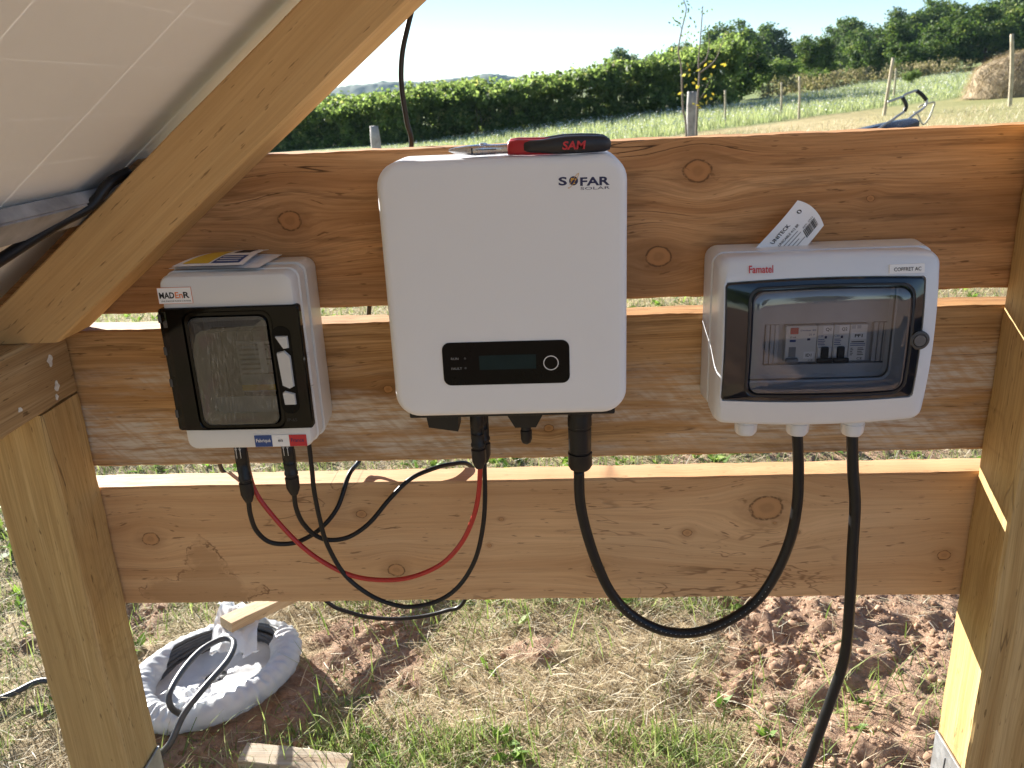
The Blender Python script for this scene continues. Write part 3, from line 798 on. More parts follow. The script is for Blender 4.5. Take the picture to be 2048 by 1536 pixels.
for (y, z, r) in ((-.045, .835, .005), (-.043, .802, .0045), (-.048, .789, .0025), (-.12, .80, .003)):
    pts = [(XL+.0009, y+r*(1+.35*math.sin(3*a+z*90))*math.cos(a), z+r*1.2*(1+.35*math.cos(2*a+y*50))*math.sin(a)) for a in [6.2832*i/18 for i in range(18)]]
    pts2 = [(XL-.001, q[1], q[2]) for q in pts]
    loft('paint_mark', [pts2, pts], M['white_spot'], bo, False, True, False)
# rafter (prism with a level seat cut), subdivided along its length
sl, th = .782, math.atan(.782); E1 = Vector((math.cos(th), 0, math.sin(th))); E2 = Vector((-math.sin(th), 0, math.cos(th)))
up_z = lambda x: .9118+.7828*(x+.5889)
lo_z = lambda x: .8749+.7814*(x+.5194)
L = []
rg = random.Random(3)
for i in range(0, 61):
    t = i/60
    if i == 0: a, b = Vector((-.648, 0, .8660)), Vector((-.5305, 0, .8660))
    else:
        xu = -.648+(.83+.648)*t; xl = -.5305+(.93+.5305)*t
        a, b = Vector((xu, 0, up_z(xu))), Vector((xl, 0, lo_z(xl)))
    dv = (a-b).normalized(); bv = .0035
    j = lambda: rg.uniform(-.0004, .0004)
    lp = []
    for (pt, sgn) in ((b, 1), (a, -1)):
        e = pt+dv*sgn*j()
        if sgn == 1: lp += [e+Vector((0, 0-.001, 0))+dv*0, e+Vector((0, -.075+bv, 0)), e+dv*bv+Vector((0, -.075, 0))]
        else: lp += [e-dv*bv+Vector((0, -.075, 0)), e+Vector((0, -.075+bv, 0)), e+Vector((0, -.001, 0))]
    L.append([tuple(q) for q in lp])
ra = sharp(loft('rafter', L, WR, fr, True, True), 20)
ra['label'] = 'sloping rafter crossing the upper left'
# steel post shoes
for (x0, post, zt) in ((XL, pl_, .212), (XR, pr_, .238)):
    s = -1 if post is pl_ else 1
    xi = x0+(.0012 if s < 0 else -.0012)
    sh = box('post_shoe', (xi-.0035 if s > 0 else xi, xi if s > 0 else xi+.0035), (-.078, -.004), (.085, zt), M['galv'], post, .0008)
    xo = x0+s*.0838+s*.0012
    box('shoe_plate', (min(xo, xo+s*.0035), max(xo, xo+s*.0035)), (-.078, -.004), (.085, zt), M['galv'], sh, .0008)
    box('shoe_base', (min(x0, x0+s*.0838), max(x0, x0+s*.0838)), (-.078, -.004), (.085, .0945), M['galv'], sh, .0005)
    tube('ground_anchor', [(x0+s*.042, -.04, .088), (x0+s*.042, -.04, -.15)], .014, M['galv'], sh, 12)
    xf = xi-.0035 if s > 0 else xi+.0035
    lathe('bolt', [(0, .0055), (.003, .0055), (.004, .004)], M['screw'], sh, (xf, -.047, .190 if s > 0 else .13), (-s, 0, 0), 6)
    tube('strap_slot', [(xf-s*.0003, -.058, .222), (xf-s*.0003, -.058, .192), (xf-s*.0003, -.047, .185), (xf-s*.0003, -.040, .192), (xf-s*.0003, -.040, .222)] if s > 0 else [(xf+.0003, -.058, .155), (xf+.0003, -.058, .125)], .0012, pm('slot_shadow_gap', (.10, .10, .10), .8), sh, 6)

# ------------------------------------------------------------------ rail and solar panels
PO = Vector((-.648, 0, .8658))
def sp(s, y, n): return PO+E1*s+E2*n+Vector((0, y, 0))
def sbox(name, s0, s1, y0, y1, n0, n1, mat, parent=None, bev=0):
    bm = bmesh.new(); bmesh.ops.create_cube(bm, size=1)
    if bev:
        for v in bm.verts: v.co = Vector((v.co.x*(s1-s0), v.co.y*(y1-y0), v.co.z*(n1-n0)))
        bmesh.ops.bevel(bm, geom=bm.edges[:], offset=bev, segments=2, affect='EDGES')
        for v in bm.verts: v.co = sp((s0+s1)/2+v.co.x, (y0+y1)/2+v.co.y, (n0+n1)/2+v.co.z)
    else:
        for v in bm.verts: v.co = sp((s0+s1)/2+v.co.x*(s1-s0), (y0+y1)/2+v.co.y*(y1-y0), (n0+n1)/2+v.co.z*(n1-n0))
    return bm_obj(name, bm, mat, parent)
for k, (s0, lb) in enumerate(((.214, 'grey galvanised steel rail under the solar panel beside the rafter'), (.98, 'upper steel rail under the solar panels above the frame'), (1.66, 'highest steel rail under the solar panels'))):
    o = sbox('mounting_rail', s0, s0+.044, -1.80, .10, .0015, .019, M['rail_steel'], None, .002)
    tag(o, lb, 'rail', 'steel rails across the rafter')
bs = NT('panel_backsheet'); bp = bs.pos()
bs.set(Base_Color=bs.ramp(bs.noise(bp, 6, 3), [(.3, (.82, .80, .75)), (.7, (.86, .84, .79))]), Roughness=.55)
tr = bs.node('ShaderNodeBsdfTranslucent'); tr.inputs[0].default_value = (.85, .80, .70, 1)
ms = bs.node('ShaderNodeMixShader'); ms.inputs[0].default_value = .07
bs.t.links.new(bs.b.outputs[0], ms.inputs[1]); bs.t.links.new(tr.outputs[0], ms.inputs[2]); bs.t.links.new(ms.outputs[0], bs.out.inputs[0])
M['cell'] = pm('solar_cell', (.012, .016, .035), .2, 0, .2)
M['alu'] = pm('aluminium_frame', (.62, .62, .63), .4, .9, .1)
for (s0, s1, lb) in ((-.16, .87, 'white underside of the lower solar panel sloping over the left side'), (.885, 1.915, 'upper solar panel continuing the slope above the boards')):
    pn = thing('photovoltaic_module', lb, 'solar panel', sp(s0, 0, .021), 'solar panels on the rafter')
    y0, y1 = -1.70, .12
    v = [sp(s0+.012, y0+.012, .0245), sp(s1-.012, y0+.012, .0245), sp(s1-.012, y1-.012, .0245), sp(s0+.012, y1-.012, .0245)]
    mesh('backsheet', v, [(0, 1, 2, 3)], bs.m, pn)
    V, F = [], []
    ds, dy = .0655, .2055; ns0 = math.ceil((s0+.03-.439)/ds); ss_ = .439+ns0*ds
    while ss_+ds < s1-.012:
        yy = -.214+dy
        while yy > y1-.02: yy -= dy
        yt = y1-.02
        edges = [yt]
        q = -.214+dy
        while q > y0+.02:
            if q < yt: edges.append(q)
            q -= dy
        for e0, e1 in zip(edges[:-1], edges[1:]):
            b0 = len(V)
            for n_ in (.0262, .0268):
                for (a_, c_) in ((ss_+.0003, e1+.0009), (ss_+ds-.0003, e1+.0009), (ss_+ds-.0003, e0-.0009), (ss_+.0003, e0-.0009)): V.append(tuple(sp(a_, c_, n_)))
            F += [tuple(b0+i for i in f) for f in ((3, 2, 1, 0), (4, 5, 6, 7), (0, 1, 5, 4), (1, 2, 6, 5), (2, 3, 7, 6), (3, 0, 4, 7))]
        ss_ += ds
    o = mesh('cell_layer', V, F, M['cell'], pn); o['kind'] = 'stuff'
    v4 = [(s0, s1, y0, y0+.012), (s0, s1, y1-.012, y1), (s0, s0+.012, y0+.0125, y1-.0125), (s1-.012, s1, y0+.0125, y1-.0125)]
    for q in v4: sbox('frame_bar', q[0], q[1], q[2], q[3], .0212, .052, M['alu'], pn, .001)

# ------------------------------------------------------------------ shared plastics
M['inv'] = pm('white_powder_coat', (.74, .75, .77), .5, 0, .02, 3, 0, 900, .4, 0, .2)
M['black'] = pm('black_plastic', (.010, .010, .011), .42, 0, .25, 60, .1, 400, .35)
M['gloss'] = pm('black_gloss_panel', (.003, .0035, .004), .10, 0, .1, 40, 0, 300, .12, 0, .3)
M['lcd'] = pm('dark_lcd', (.008, .022, .025), .2, 0, .1, 40, 0, 300, .12, 0, .3)
M['mark'] = pm('white_print', (.70, .70, .70), .6, 0, .05)
M['faint'] = pm('faint_grey_print', (.28, .28, .28), .6, 0, .1)
M['navy'] = pm('navy_print', (.012, .016, .075), .5, 0, .05)
M['gold'] = pm('gold_print', (.65, .36, .06), .5, 0, .15, 400)
M['ink'] = pm('black_print', (.02, .02, .022), .6, 0, .05)
M['orange'] = pm('orange_print', (.72, .20, .05), .6, 0, .05)
M['red'] = pm('red_print', (.50, .02, .03), .5, 0, .05)
M['blue'] = pm('blue_print', (.02, .06, .22), .5, 0, .05)
M['yellow'] = pm('yellow_print', (.75, .50, .05), .5, 0, .05)
M['sticker'] = pm('white_sticker', (.80, .80, .80), .45, 0, .04)
M['paper'] = pm('white_paper', (.82, .82, .83), .6, 0, .05, 30)
M['cream'] = pm('warm_grey_enclosure', (.67, .67, .66), .33, 0, .03, 5, 0, 700, .5, 0, .15)
M['grey'] = pm('light_grey_enclosure', (.64, .67, .72), .33, 0, .03, 5, 0, 700, .5, 0, .15)
M['latch'] = pm('pale_grey_latch', (.55, .555, .55), .4, 0, .05)
M['inner'] = pm('inner_grey_plastic', (.42, .43, .45), .5, 0, .06)
M['innerdark'] = pm('inner_dark_plastic', (.05, .052, .055), .5, 0, .1)
M['smoke'] = glass_mat('smoked_door', (.018, .020, .022), .06, None, .5)
M['smokeblue'] = glass_mat('smoked_door_blue', (.13, .14, .18), .05, None, 1.1)
M['pane'] = glass_mat('window_pane_filmed', (.45, .46, .46), .04, .26)
M['paneblue'] = glass_mat('window_pane_clear', (.76, .77, .82), .03, None, 1.5)
M['seal'] = pm('black_seal', (.015, .016, .02), .5)
M['cable'] = pm('black_cable_sheath', (.008, .008, .009), .40, 0, .2, 80, 0, 300, .35)
M['cable_grey'] = pm('dark_grey_cable_sheath', (.055, .056, .06), .42, 0, .2, 80)
M['redcable'] = pm('red_cable_sheath', (.42, .022, .015), .35, 0, .1, 80)
M['steel'] = pm('bright_tool_steel', (.55, .55, .56), .28, .9, .2, 120)
M['redgrip'] = pm('red_rubber_grip', (.40, .012, .02), .4, 0, .08)
M['blackgrip'] = pm('black_rubber_grip', (.012, .012, .016), .45, 0, .1)

# ------------------------------------------------------------------ inverter
iv = thing('solar_inverter', 'white rounded solar inverter with a black display hung on the boards', 'inverter', (0, -.05, .7763))
cz, hz = (.7763+1.0585)/2, 1.0585-.7763
def ir(inset, r): return rrect(0, cz, .26-2*inset, hz-2*inset, r, 8, 8)
co = loft('cover', [(ir(.004, .024), -.030), (ir(.0, .027), -.034), (ir(.0, .027), -.106), (ir(.0008, .0265), -.1095), (ir(.0028, .025), -.1128), (ir(.0055, .0225), -.1145), (ir(.0095, .019), -.1150)], M['inv'], iv, True, False, True, None, 5)
sharp(co, 40)
loft('back_chassis', [(rrect(0, cz+.006, .232, hz-.032, .01, 6, 6), -.0005), (rrect(0, cz+.006, .232, hz-.032, .01, 6, 6), -.0295)], pm('grey_heatsink', (.20, .20, .21), .5, .5), iv, True, True, False)
dp = loft('display', [(rrect(-.0028, .8396, .1400, .0496, .0085, 6, 4), -.1151), (rrect(-.0028, .8396, .1400, .0496, .0085, 6, 4), -.1158), (rrect(-.0028, .8396, .139, .0486, .008, 6, 4), -.1160)], M['gloss'], iv, False, True, False)
quad('screen', -.0322, .0304, .8325, .8490, -.1164, M['lcd'], dp)
ring = []
for (r_in, yy) in ((.0084, -.1162), (.0084, -.1166), (.0075, -.1166), (.0075, -.1162)):
    ring.append([(.0468+r_in*math.cos(6.2832*i/36), yy, .8386+r_in*math.sin(6.2832*i/36)) for i in range(36)])
loft('button_ring', ring, M['mark'], dp, closed=True, smooth=False)
text('run_lettering', 'RUN', -.0633, -.0550, .8448, .8474, -.1163, M['faint'], dp, .0)
text('fault_lettering', 'FAULT', -.0634, -.0518, .8333, .8359, -.1163, M['faint'], dp, .0)
for z in (.8462, .8350): lathe('indicator', [(0, .0013), (.0004, .0012)], M['innerdark'], dp, (-.0478, -.1160, z), (0, -1, 0), 12)
# logo: S, globe with ring, FAR, and SOLAR below
text('brand_lettering', 'S', .0594, .0681, 1.0287, 1.0373, -.1152, M['navy'], iv, .03)
gl_ = lathe('brand_globe', [(0, .0046), (.0003, .0045)], M['navy'], iv, (.0748, -.1150, 1.0330), (0, -1, 0), 24)
for (a, b, w_, h_) in ((-.0012, .0019, .0036, .0022), (-.0022, .0004, .0016, .002), (.0018, .0013, .0012, .0022), (.0006, -.0026, .0022, .0012)):
    loft('brand_globe_land', [([(.0748+a+w_/2*math.cos(6.2832*i/10)*(1+.2*math.sin(i*2.3)), 1.0330+b+h_/2*math.sin(6.2832*i/10)*(1+.25*math.cos(i*1.7))) for i in range(10)], yy) for yy in (-.1153, -.1155)], M['gold'], gl_, False, True, False)
arc = []
for i in range(33):
    t = R(-150+300*i/32*1.12-20); arc.append((.0748+.0085*math.cos(t)*.82*.7+.0085*math.sin(t)*.28, 1.0330+.0085*math.sin(t)*.60+.0085*math.cos(t)*.62))
tube('brand_orbit', [(a, -.1154, b) for a, b in arc], .00025, M['gold'], gl_, 6, 2)
text('brand_lettering', 'FAR', .0815, .1117, 1.0276, 1.0362, -.1152, M['navy'], iv, .03)
text('brand_subtitle', 'SOLAR', .0818, .1117, 1.0236, 1.0263, -.1152, M['navy'], iv, .0)
# underside fittings
box('bottom_plate', (-.118, .118), (-.100, -.036), (.770, .7775), M['black'], iv, .002)
loft('dc_switch', [[(-.104, -.075, .770), (-.064, -.075, .770), (-.064, -.040, .770), (-.104, -.040, .770)], [(-.101, -.074, .748), (-.066, -.074, .742), (-.066, -.042, .742), (-.101, -.042, .748)]], M['black'], iv, False, True, False)
def mc4(name, parent, x, y, z0, z1, marks=False, wd=.0088):
    """plug-in solar connector hanging from z0 down to z1"""
    l = z0-z1
    c_ = lathe(name, [(0, wd*.78), (l*.10, wd*.80), (l*.12, wd*.9), (l*.33, wd*.86), (l*.35, wd*.72), (l*.42, wd*.74), (l*.44, wd*.9), (l*.57, wd*.86), (l*.59, wd*.98), (l*.63, wd*.98), (l*.64, wd*.84), (l*.67, wd*.84), (l*.685, wd), (l*.87, wd*.96), (l*.93, wd*.78), (l, wd*.5)], M['black'], parent, (x, y, z0), (0, 0, -1), 20, 10, .05)
    for sx in (-1, 1): box('locking_tab', (x+sx*wd*.74-.0012, x+sx*wd*.74+.0012), (y-.003, y+.003), (z0-l*.52, z0-l*.2), M['black'], c_, .0006)
    if marks:
        for (a, b) in ((-.0028, .0), (.0022, .0)):
            tube('white_marking', [(x+a, y-wd*.90, z0-l*.06), (x+a, y-wd*.92, z0-l*.26)], .00035, M['mark'], c_, 6)
            tube('white_marking', [(x+a-.0014, y-wd*.90, z0-l*.11), (x+a, y-wd*.92, z0-l*.145), (x+a+.0014, y-wd*.9, z0-l*.11)], .0003, M['mark'], c_, 6, smooth_path=False)
    return c_
cp = loft('communication_cap', [[(.014+a*.034, -.055+b*.017, .770) for a, b in ((-1, -1), (1, -1), (1, 1), (-1, 1))], [(.014+a*.034, -.055+b*.017, .7655) for a, b in ((-1, -1), (1, -1), (1, 1), (-1, 1))], [(.014+a*.024, -.055+b*.015, .7650) for a, b in ((-1, -1), (1, -1), (1, 1), (-1, 1))], [(.014+a*.0125, -.055+b*.011, .742) for a, b in ((-1, -1), (1, -1), (1, 1), (-1, 1))]], M['black'], iv, True, True, False)
lathe('cap_nut', [(0, .0062), (.006, .0062), (.007, .0072), (.018, .0070), (.023, .0055), (.0255, .002)], M['black'], cp, (.014, -.055, .7415), (0, 0, -1), 20, 10, .06)
sk = lathe('ac_socket', [(0, .0165), (.008, .0165), (.009, .0150), (.014, .0150)], M['black'], iv, (.0795, -.06, .7695), (0, 0, -1), 24, 12, .05)

# ------------------------------------------------------------------ DC enclosure (left)
dc = thing('dc_enclosure', 'tall light grey switch box with a smoked door at the left of the boards', 'enclosure', (-.31, -.05, .733))
dx, dz_ = (-.389-.232)/2, (.733+.948)/2
def dr(i, r=.009, ox=0): return rrect(dx+ox, dz_, .157-2*i, .215-2*i, r, 6, 6)
sharp(loft('base', [(dr(.004, .012), -.0006), (dr(.002, .012), -.010), (dr(.0, .012), -.050), (dr(.0, .012), -.0535), (dr(.0028, .010), -.0540)], M['cream'], dc, True, True), 40)
dwx, dwz, dww, dwh = -.3133, .8335, .0885, .1280        # window centre and size
def dwr(i, r=.008): return rrect(dwx, dwz, dww-2*i, dwh-2*i, r, 6, 6)
sharp(loft('lid', [(dr(.005, .010), -.0542), (dr(.005, .010), -.0572), (dr(.0016, .012), -.0580), (dr(.0016, .012), -.076), (dr(.0035, .0115), -.0775), (dr(.0028, .0115), -.0785), (dr(.0032, .0115), -.0945), (dr(.0050, .010), -.0983), (dr(.0075, .009), -.0995), (dwr(-.004), -.0995), (dwr(-.002), -.0985), (dwr(-.002), -.060)], M['cream'], dc, False, True), 35)
for z in (.846, .806): box('hinge_lug', (-.2325, -.2305), (-.090, -.082), (z-.003, z+.003), M['cream'], dc, .0006)
# door, hinged at left: smoked frame, window, latch
dd = loft('door', [(rrect(-.3108, .8356, .1600, .1470, .004, 6, 6), -.0940), (rrect(-.3108, .8356, .1600, .1470, .004, 6, 6), -.1015), (rrect(-.3108, .8356, .1575, .1445, .004, 6, 6), -.1035), (dwr(-.007, .012), -.1035), (dwr(-.0055, .011), -.1012), (dwr(-.002, .010), -.1012), (dwr(-.0005, .010), -.1040)], M['smoke'], dc)
sharp(dd, 30)
dd['label'] = 'smoked dark door'
loft('window_pane', [(dwr(0, .010), -.1041), (dwr(.002, .009), -.1046)], M['pane'], dd, grid=4)
for k in range(4): box('hinge_knuckle', (-.3915, -.3875), (-.104, -.094), (.893-k*.038, .903-k*.038), M['innerdark'], dd, .001)
slot = loft('latch_slot', [(rrect(-.2538, .8335, .0205, .104, .009, 6, 4), -.1037), (rrect(-.2538, .8335, .0205, .104, .009, 6, 4), -.1042)], M['gloss'], dd, False, True, False)
loft('latch', [([(-.2605, .8745), (-.2465, .8745), (-.2465, .8605), (-.2525, .8595)], -.1043), ([(-.2600, .8740), (-.2470, .8740), (-.2470, .8612), (-.2522, .8602)], -.1072)], M['latch'], slot, False, True, False)
loft('latch', [([(-.2605, .8075), (-.2575, .8095), (-.2465, .8060), (-.2465, .7930), (-.2595, .7930)], -.1043), ([(-.2600, .8068), (-.2572, .8088), (-.2470, .8055), (-.2470, .7935), (-.2590, .7935)], -.1072)], M['latch'], slot, False, True, False)
lv_ = loft('latch_lever', [([(-.2610, .8555), (-.2520, .8575), (-.2460, .8510), (-.2460, .8150), (-.2510, .8125), (-.2590, .8165)], -.1043), ([(-.2604, .8548), (-.2521, .8568), (-.2466, .8505), (-.2466, .8155), (-.2510, .8132), (-.2585, .8170)], -.1078)], M['latch'], slot, False, True, False)
text('rating_lettering', 'IP-65', -.2600, -.2485, .7715, .7755, -.1038, M['ink'], dd, .02)
# inside: dark breakers with a printed label
box('mounting_plate', (-.363, -.263), (-.0595, -.0565), (.762, .904), M['innerdark'], dc)
for k in range(4): box('inner_module', (-.3505+k*.0182, -.3330+k*.0182), (-.0800, -.0600), (.795, .875), pm('module_grey_%d' % k, (.13, .13, .135), .5), dc, .001)
il = quad('inner_label', -.316, -.271, .8010, .8630, -.0812, M['inner'], dc)
for k in range(7): quad('label_line', -.3135, -.2765-.004*(k % 3), .8575-k*.0058, .8595-k*.0058, -.0815, M['ink'], il, .0002)
quad('label_band', -.316, -.271, .8030, .8100, -.0816, M['yellow'], il, .0002)
quad('label_stripe', -.2905, -.2830, .824, .862, -.0817, M['sticker'], il, .0002)
# stickers
st = quad('maker_sticker', -.3880, -.3492, .9140, .9325, -.1003, M['orange'], dc)
quad('sticker_face', -.3876, -.3496, .9144, .9321, -.1006, M['sticker'], st, .0003)
text('maker_lettering', 'MAD', -.3862, -.3690, .9202, .9272, -.1008, M['ink'], st, .03)
text('maker_lettering', 'En', -.3682, -.3595, .9202, .9272, -.1008, M['orange'], st, .02)
text('maker_lettering', 'R', -.3588, -.3518, .9202, .9272, -.1008, M['ink'], st, .03)
text('slogan_lettering', "UNE ÉNERGIE PLEINE D'AVENIR", -.3850, -.3510, .9163, .9184, -.1008, M['ink'], st, .0)
sf = quad('origin_sticker', -.3035, -.2415, .7390, .7535, -.1003, M['sticker'], dc)
quad('blue_field', -.3035, -.2828, .7390, .7535, -.1006, M['blue'], sf, .0002)
quad('red_field', -.2622, -.2415, .7390, .7535, -.1006, M['red'], sf, .0002)
text('origin_lettering', 'Fabriqué', -.3018, -.2845, .7436, .7492, -.1008, M['mark'], sf, .02)
text('origin_lettering', 'en', -.2755, -.2700, .7447, .7478, -.1008, M['ink'], sf, .01)
text('origin_lettering', 'France', -.2600, -.2448, .7445, .7492, -.1008, M['navy'], sf, .01)

# ------------------------------------------------------------------ AC enclosure (right)
ac = thing('ac_enclosure', 'wide light grey switch box with a clear curved door at the right of the boards', 'enclosure', (.346, -.05, .75))
ax_, az_, aw, ah = .3492, .8455, .2355, .192
def bulge(q):
    x, y, z = q; a = (x-ax_)/(aw/2); b = (z-az_)/(ah/2)
    f = min(1, max(0, (-y-.05)/.035))
    return (x, y-f*(.013*(1-b*b)+.003*(1-a*a)), z+.0055*b*(1-a*a)*f)
def ar(i, r=.010): return rrect(ax_, az_, aw-2*i, ah-2*i, r, 6, 12)
def abr(i, r=.014): return rrect(.3535, .8475, .2485-2*i, .192-2*i, r, 6, 12)
sharp(loft('base', [(abr(.002), -.0006), (abr(0), -.010), (abr(.002), -.044), (abr(.006, .013), -.0458), (abr(.008, .012), -.0460)], M['grey'], ac, True, True), 40)
awx, awz, aww, awh = .3497, .8495, .1640, .1090
adx, adz, adw, adh = .3424, .8497, .2110, .1330
def awr(i, r=.011): return rrect(awx, awz, aww-2*i, awh-2*i, r, 6, 12)
def adr(i, r=.004): return rrect(adx, adz, adw-2*i, adh-2*i, r, 6, 12)
sharp(loft('lid', [(ar(.004, .012), -.0462), (ar(.004, .012), -.0488), (ar(.0005, .012), -.0500), (ar(0, .012), -.074), (ar(.0012, .0115), -.0815), (ar(.0040, .010), -.0862), (ar(.0075, .008), -.0878), (adr(-.001), -.0885), (adr(-.0005), -.0840), (awr(-.003), -.0838), (awr(-.003), -.0610), (awr(-.001), -.0600), ], M['grey'], ac, False, False, True, bulge), 35)
# door ring and window
ad = sharp(loft('door', [(adr(.0004), -.0845), (adr(.0004), -.0885), (adr(.0018, .004), -.0900), (awr(-.0065, .014), -.0905), (awr(-.0050, .013), -.0892), (awr(-.0025, .012), -.0892), (awr(-.0010, .011), -.0915)], M['smokeblue'], ac, False, False, True, bulge), 30)
ad['label'] = 'smoked bluish door'
loft('door_seal', [(awr(-.0058, .0135), -.0898), (awr(-.0058, .0135), -.0900), (awr(-.0036, .0125), -.0900), (awr(-.0036, .0125), -.0898)], M['seal'], ad, deform=bulge, closed=True, smooth=False)
loft('window_pane', [(awr(-.0009, .011), -.0916), (awr(.0010, .010), -.0924)], M['paneblue'], ad, deform=bulge, grid=9)
lk = lathe('lock', [(0, .0105), (.0022, .0105), (.0030, .0092), (.0031, .0072), (.0022, .0070)], M['innerdark'], ad, (.4462, -.1020, .8494), (0, -1, 0), 28)
lathe('lock_core', [(0, .0066), (.0016, .0062)], pm('lock_grey', (.12, .12, .125), .35), lk, (.4462, -.1042, .8494), (0, -1, 0), 20)
def on_lid(off):
    def f(a, b):
        q = bulge((a, -.0880, b)); return (a, q[1]-off, b)
    return (None, None, None, f)
text('maker_lettering', 'Famatel', .2617, .2872, .9270, .9350, 0, M['red'], ac, .015, on_lid(.0024))
lf_ = on_lid(.0024)[3]; lb_ = on_lid(-.0002)[3]
sc = loft('name_sticker', [[lb_(.4092, .9222), lb_(.4462, .9222), lb_(.4462, .9315), lb_(.4092, .9315)], [lf_(.4092, .9222), lf_(.4462, .9222), lf_(.4462, .9315), lf_(.4092, .9315)]], M['sticker'], ac, False, True, False)
text('name_lettering', 'COFFRET AC', .4137, .4425, .9246, .9285, 0, M['ink'], sc, .01, on_lid(.0028))
# inside: cover plate with slot, blanking strips
ip = loft('inner_plate', [(awr(-.0005, .011), -.0600), (awr(.004, .008), -.0585), (rrect(.3612, .8345, .1400, .0490, .001, 6, 12), -.0580), (rrect(.3612, .8345, .1400, .0490, .001, 6, 12), -.0490)], M['inner'], ac, False, True, False)
for k, x in enumerate((.2935, .2990, .3040, .4150, .4205, .4262)):
    box('blanking_strip', (x, x+.0045), (-.0560, -.0495), (.8112, .8578), M['inner'], ip, .0005)
for gi, (gx0, closed) in enumerate(((.2767, True), (.3376, False), (.4020, False))):
    gz = .7475-.002*gi
    gl = lathe('cable_gland', [(0, .0120), (.004, .0120), (.0045, .0138), (.010, .0138), (.0105, .0128), (.0120, .0128), (.0125, .0136), (.0240, .0128), (.0270, .0108), (.0280, .0075)], M['grey'], ac, (gx0, -.055, gz+.004), (0, 0, -1), 24, 12, .045)

# protection devices (stand inside the box)
M['mod'] = pm('white_device_plastic', (.66, .66, .65), .4, 0, .04)
M['modgrey'] = pm('grey_toggle', (.22, .23, .25), .4, 0, .05)
YF = -.0600
def device(name, label, x0, x1, z0=.8140, z1=.8568):
    t = thing(name, label, 'breaker', ((x0+x1)/2, -.05, z0), 'devices on the rail in the right box')
    box('body', (x0+.0003, x1-.0003), (YF, -.0492), (z0, z1), M['mod'], t, .0008)
    return t
t = device('residual_current_device', 'wide white device with a red button and grey lever behind the clear door', .3150, .3508)
box('test_button', (.3200, .3290), (YF-.0015, YF-.0001), (.8475, .8550), M['red'], t, .0006)
text('lettering', 'Digitar ID', .3315, .3490, .8500, .8525, YF-.0003, M['blue'], t, .02)
text('lettering', '25 A', .3410, .3480, .8452, .8475, YF-.0003, M['blue'], t)
text('lettering', '30 mA', .3200, .3268, .8425, .8448, YF-.0003, M['ink'], t)
quad('printed_box', .3200, .3268, .8380, .8408, YF-.0002, M['blue'], t, .0001)
quad('printed_box', .3395, .3430, .8395, .8420, YF-.0002, M['navy'], t, .0001)
box('toggle_slot', (.3195, .3275), (YF-.0004, YF-.0001), (.8200, .8320), M['modgrey'], t)
box('toggle', (.3155, .3300), (YF-.0062, YF-.0005), (.8135, .8195), M['modgrey'], t, .0018, 3)
q = quad('name_sticker', .3365, .3480, .8180, .8262, YF-.0004, M['sticker'], t, .0003); text('lettering', 'ID1', .3390, .3455, .8202, .8238, YF-.0006, M['ink'], q, .02)
text('lettering', 'CE', .3420, .3475, .8148, .8168, YF-.0003, M['ink'], t)
for nm, x0 in (('Q1', .3508), ('Q2', .3688)):
    t = device('circuit_breaker', 'narrow breaker marked %s with a black lever behind the clear door' % nm, x0, x0+.0180)
    q = quad('name_sticker', x0+.0060, x0+.0172, .8470, .8566, YF-.0005, M['sticker'], t, .0004)
    text('lettering', nm, x0+.0086, x0+.0146, .8496, .8540, YF-.0008, M['ink'], q, .01)
    text('lettering', 'C20', x0+.0010, x0+.0066, .8432, .8455, YF-.0003, M['blue'], t, .01)
    quad('printed_box', x0+.0082, x0+.0108, .8412, .8442, YF-.0002, M['navy'], t, .0001)
    for k in range(4): quad('printed_line', x0+.0012, x0+.0092-.001*(k % 2), .8335+k*.0021, .8343+k*.0021, YF-.0002, M['blue'], t, .0001)
    box('toggle_guard', (x0+.0012, x0+.0048), (YF-.0018, YF-.0001), (.8175, .8310), M['mod'], t, .0008)
    box('toggle_guard', (x0+.0132, x0+.0168), (YF-.0018, YF-.0001), (.8175, .8310), M['mod'], t, .0008)
    tg = box('toggle', (x0+.0050, x0+.0130), (YF-.0045, YF-.0001), (.8180, .8318), M['black'], t, .0010)
    box('toggle_bar', (x0-.0008, x0+.0172), (YF-.0085, YF-.0046), (.8138, .8196), M['black'], tg, .0014, 3)
t = device('surge_protector', 'narrow white surge device marked PF1 at the right of the breakers', .3868, .4068)
q = quad('name_sticker', .3885, .4052, .8395, .8480, YF-.0004, M['sticker'], t, .0003); text('lettering', 'PF1', .3925, .4012, .8418, .8456, YF-.0006, M['ink'], q, .03)
quad('printed_line', .3895, .4035, .8358, .8370, YF-.0002, M['ink'], t, .0001)
for k in range(2): quad('printed_line', .3885, .4052, .8318+k*.0020, .8326+k*.0020, YF-.0002, M['blue'], t, .0001)
for k in range(5):
    quad('printed_line', .3970, .4040-.001*(k % 3), .8205+k*.0020, .8213+k*.0020, YF-.0002, M['ink'], t, .0001)
    quad('printed_line', .3890, .3915+.001*(k % 2), .8205+k*.0020, .8213+k*.0020, YF-.0002, M['ink'], t, .0001)
for k in range(2): quad('printed_box', .3885+k*.006, .3930+k*.006, .8520, .8560, YF-.0002, M['inner'], t, .0001)
text('lettering', 'CE', .3970, .4030, .8150, .8178, YF-.0003, M['ink'], t, .01)

